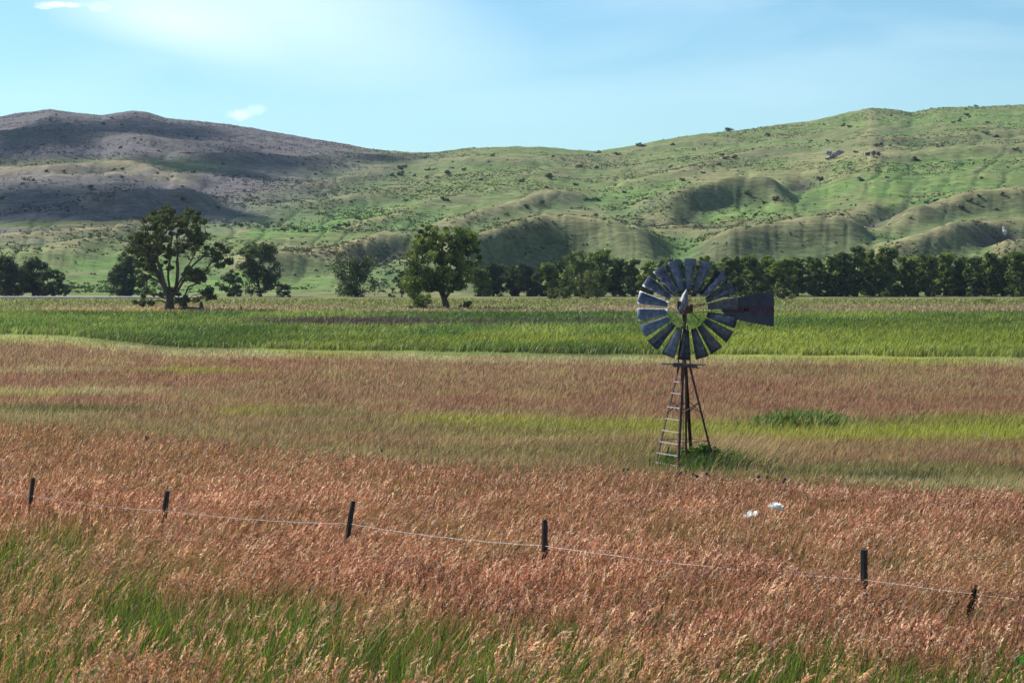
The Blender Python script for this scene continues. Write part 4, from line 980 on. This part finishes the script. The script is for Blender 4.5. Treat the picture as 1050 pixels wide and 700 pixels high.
# one blade: curved pitched sheet, tapering inwards, 4 mm thick, with a stiffening rib pressed along it
def blade_mesh():
    bm = bmesh.new(); nr, nc = 9, 7; grid = []
    for i_ in range(nr):
        t = i_ / (nr - 1); r_ = RR * (.40 + .60 * t); w_ = RR * (.128 + .162 * t); row = []
        for j_ in range(nc):
            s_ = j_ / (nc - 1) - .5; bow = (.25 - s_ * s_) * w_ * .30; pitch = R(34 - 8 * t)
            x_ = s_ * w_; y_ = -bow
            X_ = x_ * math.cos(pitch) - y_ * math.sin(pitch); Y_ = x_ * math.sin(pitch) + y_ * math.cos(pitch)
            row.append(bm.verts.new((X_, Y_, r_ + (.008 if (0 < j_ < nc - 1 and i_ == nr - 1) else 0))))
        grid.append(row)
    for i_ in range(nr - 1):
        for j_ in range(nc - 1): bm.faces.new((grid[i_][j_], grid[i_][j_ + 1], grid[i_ + 1][j_ + 1], grid[i_ + 1][j_]))
    bmesh.ops.solidify(bm, geom=bm.faces[:], thickness=.004); bmesh.ops.recalc_face_normals(bm, faces=bm.faces[:])
    me = bpy.data.meshes.new('blade'); bm.to_mesh(me); bm.free(); me.materials.append(M_steel); me.polygons.foreach_set('use_smooth', [True] * len(me.polygons)); return me
BM = blade_mesh(); rb = random.Random(4)
for k_ in range(18):
    o = link('blade', BM, wheel, hub); o.rotation_euler = (rb.uniform(-.015, .015), R(4 + 20 * k_) + rb.uniform(-.02, .02), rb.uniform(-.05, .05))
# gearbox with its pointed hood
bm = bmesh.new()
box(bm, (wx(702), 0, wz(318)), (.40, .55, .22)); box(bm, (wx(697), .02, wz(313)), (.22, .45, .3))
tube(bm, [(wx(702), 0, wz(330)), (wx(702), 0, wz(318))], .085, 12)
box(bm, (wx(709), .1, wz(316)), (.1, .3, .28)); 
gb = bobj('gearbox', bm, M_rust, mill, bevel=.015)
bm = bmesh.new()
secs = [(wz(322), -.01, .30), (wz(316), -.02, .34), (wz(308), .04, .27), (wz(301), .10, .15), (wz(296.5), .15, .03)]
rings = []
for z, x_, r_ in secs:
    rings.append([bm.verts.new((wx(700) + x_ + math.cos(q * math.pi / 6) * r_ * .62, math.sin(q * math.pi / 6) * r_ * .95, z)) for q in range(12)])
for i_ in range(len(rings) - 1):
    for q in range(12): bm.faces.new((rings[i_][q], rings[i_][(q + 1) % 12], rings[i_ + 1][(q + 1) % 12], rings[i_ + 1][q]))
bm.faces.new(rings[-1][::-1]); bm.faces.new(rings[0])
bobj('hood', bm, M_hood, gb, smooth=False, bevel=.006)
# tail boom and vane, furled parallel to the wheel
ty = .30
bm = bmesh.new()
bar(bm, (wx(704), .25, wz(314)), (wx(757), ty + .02, wz(309)), .035, .02); bar(bm, (wx(704), .25, wz(321)), (wx(752), ty + .02, wz(318)), .04, .02)
tail = bobj('tail', bm, M_rust, mill)
bm = bmesh.new()
out_ = [(744, 307.2), (755, 305.2), (768, 302.6), (781, 300.2), (794.6, 297.8), (795.0, 317), (794.4, 335.2), (782, 332.8), (768, 330.2), (755, 327.6), (745.5, 322.5), (750, 318), (757, 316)]
out_ = [(741, 308.4), (768, 302.8), (794.6, 297.8), (795.0, 317), (794.4, 335.2), (768, 330.4), (747, 326), (741, 319)]
f1 = [bm.verts.new((wx(a_), ty, wz(b_))) for a_, b_ in out_]; f2 = [bm.verts.new((v.co.x, ty + .006, v.co.z)) for v in f1]; bm.faces.new(f1); bm.faces.new(f2[::-1])
for k_ in range(len(f1)): bm.faces.new((f1[k_], f2[k_], f2[(k_ + 1) % len(f1)], f1[(k_ + 1) % len(f1)]))
for a_, b_ in ((767, 0), (781, 0)):
    zt1 = wz(297.8 + (794.6 - a_) * .2) - .04; zb1 = wz(335.2 - (794.6 - a_) * .19) + .04; bar(bm, (wx(a_), ty + .02, zb1), (wx(a_), ty + .02, zt1), .03, .012)
vane = bobj('tail_vane', bm, M_tail, tail)
def text_mesh(s, size, x_, z_, name='lettering', sx=1.0):
    cu = bpy.data.curves.new('t', 'FONT'); cu.body = s; cu.size = size; cu.extrude = .002; cu.align_x = 'LEFT'; cu.offset = .0015; cu.space_character = 1.08
    to = bpy.data.objects.new('t', cu); COL.objects.link(to); bpy.context.view_layer.update()
    me = bpy.data.meshes.new_from_object(to.evaluated_get(bpy.context.evaluated_depsgraph_get())); bpy.data.objects.remove(to); bpy.data.curves.remove(cu)
    for v in me.vertices: x, y, z = v.co; v.co = (x_ + x * sx, ty - .016 + z, z_ + y)
    me.materials.clear(); me.materials.append(M_letter); return link(name, me, vane)
text_mesh('AERMOTOR', .31, wx(747.5), wz(320.2), sx=.95)
text_mesh('CHICAGO', .13, wx(746), wz(309.3), sx=.95)

# leafy bush round the tower's foot
def low_bush(u_, D_, wd, h, n, per, size, cols, label, seed):
    cl, rr = [], []; r = random.Random(seed)
    for _ in range(n):
        a = r.uniform(0, 6.28); q = math.sqrt(r.random()); cl.append(Vector((math.cos(a) * q * wd / 2, math.sin(a) * q * .5, h * (.25 + .55 * r.random() * (1 - .7 * q * q))))); rr.append(r.uniform(.14, .26))
    random.seed(seed); nodes, par, rad = grow(cl, [(0, 0, -.05), (0, 0, .08), (.02, 0, .15)], .008)
    t = empty('bush'); tag(t, label, 'bush'); link('stem', wood_mesh('stem', nodes, par, rad, M_barkfar, 4), t); link('foliage', leaf_mesh('foliage', cl, rr, per, size, cols), t)
    X_ = (u_ - U0) / F * D_; t.location = (X_, D_, float(zg(X_, D_))); return t
low_bush(724, 73.6, 2.9, 1.15, 60, 60, .055, [(.07, .13, .022), (.11, .19, .035), (.05, .10, .02)], 'dark green leafy bush growing at the foot of the windmill tower', 3)

# tawny tall grass and green tussocks round the tower's foot
def tuft_patch(name, cu, cv, ru, rv, n, h0, h1, cols, lx, label, wd=.012):
    u = cu + ru * rng.normal(0, .55, n); v = cv + rv * rng.normal(0, .55, n); X, D = unproj(u, v, .05)
    cl = np.array(cols)[rng.integers(0, len(cols), n)]
    V, Q, T, cc = blades(np.stack([X, D, zg(X, D)], 1), rng.uniform(h0, h1, n), rng.uniform(.6, 1.3, n) * wd * 2, rng.normal(lx, .2, n), rng.normal(0, .15, n), vary(cl, n, .6, 1.2), vary(cl, n, .9, 1.5))
    return tag(link(name, mesh_np(name, V, [Q, T], M_grass, cc)), label, 'grass', kind='stuff')
tuft_patch('tussocks', 726, 480, 48, 6, 2600, .4, .85, [(.06, .12, .02), (.10, .17, .03), (.035, .08, .015)], .2, 'green tussocks spreading from the foot of the windmill')
tuft_patch('tawny_grass', 752, 472, 60, 12, 2600, .5, .95, [(.46, .34, .17), (.36, .25, .12), (.25, .16, .08)], .45, 'tawny tall grass bending right behind the windmill foot')

# ------------------------------------------------------------------ fence
FU = np.array([34, 171.5, 362.5, 558.5, 886.0]); FD = np.array([45.54, 40.9, 36.3, 31.6, 27.0]); FT = np.array([490, 503, 514, 533, 563.])
FX = (FU - U0) / F * FD; FZ = EYE - (FT - V0) * FD / F
lean = [.075, .07, .10, 0.0, .0]; dx0, dy0 = FX[4] - FX[3], FD[4] - FD[3]
px_ = [FX[0] - 4.0] + list(FX) + [FX[4] + dx0]; pd_ = [FD[0] + 4.7] + list(FD) + [FD[4] + dy0]; ptz = [FZ[0] - .25] + list(FZ) + [FZ[4] + .2]; pl = [0.02] + lean + [.02]
fence = empty('wire_fence', (0, 0, 0)); tag(fence, 'fence of dark wooden posts and barbed wire sunk in the tall red grass', 'fence')
rp = random.Random(2); tops_ = []
for k_, (x, y, z, ln_) in enumerate(zip(px_, pd_, ptz, pl)):
    g0 = float(zg(x, y)); H_ = z - g0; bm = bmesh.new(); wd = .050 + rp.uniform(-.004, .006)
    pts = [(x - ln_ * H_ * 1.6 + (0), y, g0 - .3), (x - ln_ * H_ * .9, y, g0 + H_ * .45), (x - ln_ * .35 * H_, y, g0 + H_ * .8), (x, y, z)]
    rr_ = []
    for q_, (a_, b_, c_) in enumerate(pts):
        ringv = []
        for m_ in range(8):
            an = m_ * math.pi / 4 + .4; rad_ = wd * (1 + rp.uniform(-.12, .12)) * (1.0 if q_ < 3 else .94)
            ringv.append(bm.verts.new((a_ + math.cos(an) * rad_, b_ + math.sin(an) * rad_, c_ + (rp.uniform(-.02, .02) if q_ == 3 else 0))))
        rr_.append(ringv)
    for q_ in range(3):
        for m_ in range(8): bm.faces.new((rr_[q_][m_], rr_[q_][(m_ + 1) % 8], rr_[q_ + 1][(m_ + 1) % 8], rr_[q_ + 1][m_]))
    bm.faces.new(rr_[-1]); bm.faces.new(rr_[0][::-1])
    bobj('post', bm, M_post, fence); tops_.append((x, y, z, ln_))
def wire(offs, sag, name='barbed_wire'):
    bm = bmesh.new()
    for k_ in range(len(tops_) - 1):
        x0, y0, z0, l0 = tops_[k_]; x1, y1, z1, l1 = tops_[k_ + 1]
        a = Vector((x0 - l0 * offs, y0 - .06, z0 - offs)); b = Vector((x1 - l1 * offs, y1 - .06, z1 - offs)); n_ = 26; P_ = []
        for q in range(n_ + 1):
            t = q / n_; p = a.lerp(b, t); p.z -= sag * 4 * t * (1 - t) + .004 * math.sin(q * 1.7); P_.append(p)
        tube(bm, P_, .0028, 5)
        L = (b - a).length; nb = int(L / .14)
        for q in range(1, nb):
            t = q / nb; p = a.lerp(b, t); p.z -= sag * 4 * t * (1 - t)
            for s_ in (-1, 1): bar(bm, p - Vector((.006 * s_, .012, .026)), p + Vector((.01 * s_, .012, .026)), .005, .005)
    return bobj(name, bm, M_wire, fence)
wire(.40, .05)

# ------------------------------------------------------------------ flowers and broad leaved weeds
def poppy(u_, v_, heads, label):
    X_, D_ = unproj(np.array([float(u_)]), np.array([float(v_)]), .86); X_, D_ = float(X_[0]), float(D_[0]); g0 = float(zg(X_, D_))
    t = empty('white_flower', (X_, D_, g0)); tag(t, label, 'flower')
    bm = bmesh.new()
    for (a_, b_) in heads: tube(bm, [(0, 0, 0), (a_ * .4, 0, .45), (a_, 0, .86 + b_)], [.007, .006, .005], 5)
    bobj('stem', bm, noise_mat('weed_stem', (.07, .12, .04), (.12, .18, .06), 8, .8, 0, 0), t)
    for (a_, b_) in heads:
        V, Fc = [], []
        for k_ in range(7):
            an = k_ * 6.283 / 7 + rs.uniform(-.2, .2); e_ = np.array((math.cos(an), math.sin(an))); L = rs.uniform(.075, .11); tl = rs.uniform(.4, 1.5)
            c0 = np.array((a_, 0, .86 + b_)); perp = np.array((-e_[1], e_[0]))
            def q(r_, w_, z_): return [c0 + np.array((e_[0] * r_ * L + perp[0] * s_ * w_ * L, e_[1] * r_ * L + perp[1] * s_ * w_ * L, z_ * L)) for s_ in (-1, 0, 1)]
            rows = [q(.05, .1, 0), q(.5, .45, tl * .45), q(.95, .55, tl * .9), q(1.15, .3, tl * 1.0)]
            b0 = len(V)
            for r_ in rows: V += r_
            for i_ in range(3):
                for j_ in range(2): p_ = b0 + i_ * 3 + j_; Fc.append((p_, p_ + 1, p_ + 4, p_ + 3))
        V = np.array(V); V += rng.normal(0, .004, V.shape)
        link('blossom', mesh_np('blossom', V, [np.array(Fc)], M_petal, np.tile(np.array((.82, .82, .80)), (len(V), 1)), True), t)
    leaves(t, [(rs.uniform(-.12, .12), rs.uniform(.45, .8), rs.uniform(0, 6.28)) for _ in range(9)], .12, (.16, .24, .07))
    return t
def leaves(t, spec, L, col, name='leaf', one=True):
    V, Fc = [], []
    for (x_, z_, an) in spec:
        d_ = np.array((math.cos(an) * .8, math.sin(an) * .5, .55)); p = np.array((-math.sin(an), math.cos(an), .1)); c0 = np.array((x_, 0, z_)); b0 = len(V)
        for s_, w_ in ((0, .04), (.35, .24), (.7, .26), (1, .02)): V += [c0 + d_ * L * s_ - p * L * w_, c0 + d_ * L * s_ + p * L * w_]
        for i_ in range(3): q = b0 + i_ * 2; Fc.append((q, q + 1, q + 3, q + 2))
    V = np.array(V); me = mesh_np(name, V, [np.array(Fc)], M_grass, np.tile(np.array(col), (len(V), 1)) * rng.uniform(.7, 1.3, (len(V), 1)))
    return link(name, me, t)
poppy(770, 531, [(-.07, 0), (.05, .05)], 'white flower in the red grass, lower left of the two near the centre right')
poppy(796, 524, [(-.08, .05), (.07, 0), (.0, .03)], 'white double flower in the red grass, upper right of the two')
def weed(u_, v_, label, h=1.0, n=14, L=.16, col=(.05, .10, .02), flower=None):
    X_, D_ = unproj(np.array([float(u_)]), np.array([float(v_)]), h * .8); X_, D_ = float(X_[0]), float(D_[0])
    t = empty('broadleaf_weed', (X_, D_, float(zg(X_, D_)))); tag(t, label, 'weed')
    bm = bmesh.new(); tube(bm, [(0, 0, 0), (.02, 0, h * .5), (.04, 0, h)], [.012, .010, .006], 6); bobj('stem', bm, noise_mat('green_stem', (.06, .10, .03), (.10, .15, .05), 8, .8, 0, 0), t)
    leaves(t, [(.02 + rs.uniform(-.03, .03), h * rs.uniform(.35, .98), k_ * 2.4) for k_ in range(n)], L, col)
    return t
weed(351, 471, 'dark broad leaved weed at the edge of the red grass, left one of the pair', 1.05)
weed(364, 471, 'dark broad leaved weed at the edge of the red grass, right one of the pair', 1.0, 10, .14)
weed(391, 466, 'small dark weed just right of the pair at the edge of the red grass', .95, 8, .12, (.06, .06, .02))
weed(787, 487, 'dark leafy weed with a pale bloom between the windmill foot and the white flowers', 1.1, 14, .13)
weed(1040, 686, 'bright green broad leaved weed at the bottom right corner', .75, 12, .13, (.07, .20, .02))
def thistle(u_, v_, label):
    X_, D_ = unproj(np.array([float(u_)]), np.array([float(v_)]), .9); X_, D_ = float(X_[0]), float(D_[0])
    t = empty('thistle', (X_, D_, float(zg(X_, D_)))); tag(t, label, 'thistle', 'purple thistles along the edge of the red grass')
    bm = bmesh.new(); heads = [(rs.uniform(-.1, .1), .9 + rs.uniform(-.06, .08)) for _ in range(3)]
    for a_, z_ in heads: tube(bm, [(0, 0, 0), (a_ * .3, 0, .5), (a_, 0, z_)], [.008, .007, .005], 5)
    bobj('stem', bm, noise_mat('thistle_stem', (.07, .09, .05), (.12, .13, .08), 8, .8, 0, 0), t)
    bm = bmesh.new()
    for a_, z_ in heads: bmesh.ops.create_icosphere(bm, subdivisions=2, radius=.034, matrix=Matrix.Translation((a_, 0, z_)) @ Matrix.Diagonal((1, 1, 1.15, 1)))
    for v in bm.verts: v.co += Vector((rs.uniform(-.008, .008), rs.uniform(-.008, .008), rs.uniform(-.01, .01)))
    bobj('flower_head', bm, noise_mat('thistle_bloom', (.035, .010, .03), (.09, .03, .07), 30, .9, 0, .3), t); return t
for u_, v_, l_ in ((641, 482, 'left of the windmill'), (700, 485, 'first of three right below the windmill ladder'), (713, 487, 'second of three below the windmill'), (727, 487, 'third of three below the windmill bush'), (779, 488, 'beside the leafy weed above the white flowers'), (806, 491, 'right of the leafy weed, farthest right'), (152, 449, 'alone at far left')):
    thistle(u_, v_, 'dark purple thistle heads, ' + l_)
# dark old dock spikes among the foreground grass
def dock(u_, v_, h, label):
    X_, D_ = unproj(np.array([float(u_)]), np.array([float(v_)]), h); X_, D_ = float(X_[0]), float(D_[0])
    t = empty('grass_plume', (X_, D_, float(zg(X_, D_)))); tag(t, label, 'grass plume')
    bm = bmesh.new(); tube(bm, [(0, 0, 0), (.03, 0, h * .6), (.09, 0, h)], [.006, .005, .003], 5); bobj('stem', bm, M_bark, t)
    n_ = 420; s_ = rng.uniform(0, 1, n_); P = np.stack([.03 + .10 * s_ + rng.normal(.012, .02, n_) * np.sin(s_ * 2.8 + .3), rng.normal(0, .015, n_), h * (.70 + .30 * s_)], 1)
    link('seed_head', leaf_mesh('seed_head', [Vector((.06, 0, h * .85))], [.01], 1, .016, [(.05, .022, .016), (.08, .035, .022)], extra=P), t)
for u_, v_, h_, l_ in ((989, 598, 1.12, 'dark brown drooping plume in the grass at the lower right, below the wire'),):
    dock(u_, v_, h_, l_)

# ------------------------------------------------------------------ clouds high to the left that shade the western hill
def cloud_obj(spots_, alt, seed):
    bm = bmesh.new(); r = random.Random(seed)
    for (u_, v_, ru, rv) in spots_:
        x, y, z = on_hill(u_, v_); Lg = (alt - z) / SUN.z; c = Vector((x, y, z)) + SUN * Lg
        rx = ru * y / F
        # how far one row of the photo reaches up the slope
        x2, y2, z2 = on_hill(u_, v_ - rv); ry = max(abs(y2 - y), 8)
        for k_ in range(12):
            a_ = r.uniform(0, 6.28); q = r.uniform(0, .8)
            bmesh.ops.create_icosphere(bm, subdivisions=3, radius=1, matrix=Matrix.Translation(c + Vector((math.cos(a_) * q * rx, math.sin(a_) * q * ry, r.uniform(-6, 10)))) @ Matrix.Diagonal((rx * r.uniform(.3, .65), ry * r.uniform(.3, .65), r.uniform(9, 16), 1)))
    for v in bm.verts:
        n_ = float(fbm(np.array([v.co.x / 26.]), np.array([v.co.y / 26.]), 3, 7)[0]) - .5; v.co += Vector((n_ * 22, -n_ * 16, n_ * 10))
    return tag(bobj('cloud', bm, M_cloud, None, smooth=True), None, None, kind='structure')
cloud_obj([(60, 130, 55, 14), (130, 134, 55, 14), (190, 137, 50, 10), (15, 134, 40, 12)], 560, 1)
cloud_obj([(20, 212, 60, 20), (90, 210, 60, 20), (160, 206, 40, 14), (205, 205, 22, 6), (60, 195, 60, 7)], 600, 2)
cloud_obj([(180, 168, 40, 6), (240, 160, 50, 12), (250, 178, 30, 6), (300, 165, 40, 7), (385, 162, 34, 5)], 580, 3)

# ------------------------------------------------------------------ air
HAZE = 0.000042
bm = bmesh.new(); box(bm, (0, 2300, 120), (13000, 7400, 270))
hm, ht = newmat('haze_air'); pv = ht.nodes.new('ShaderNodeVolumePrincipled'); pv.inputs['Color'].default_value = (.60, .76, 1, 1); pv.inputs['Density'].default_value = HAZE; pv.inputs['Anisotropy'].default_value = .2
ho = ht.nodes.new('ShaderNodeOutputMaterial'); ht.links.new(pv.outputs[0], ho.inputs['Volume'])
tag(bobj('haze', bm, hm), None, None, kind='stuff')
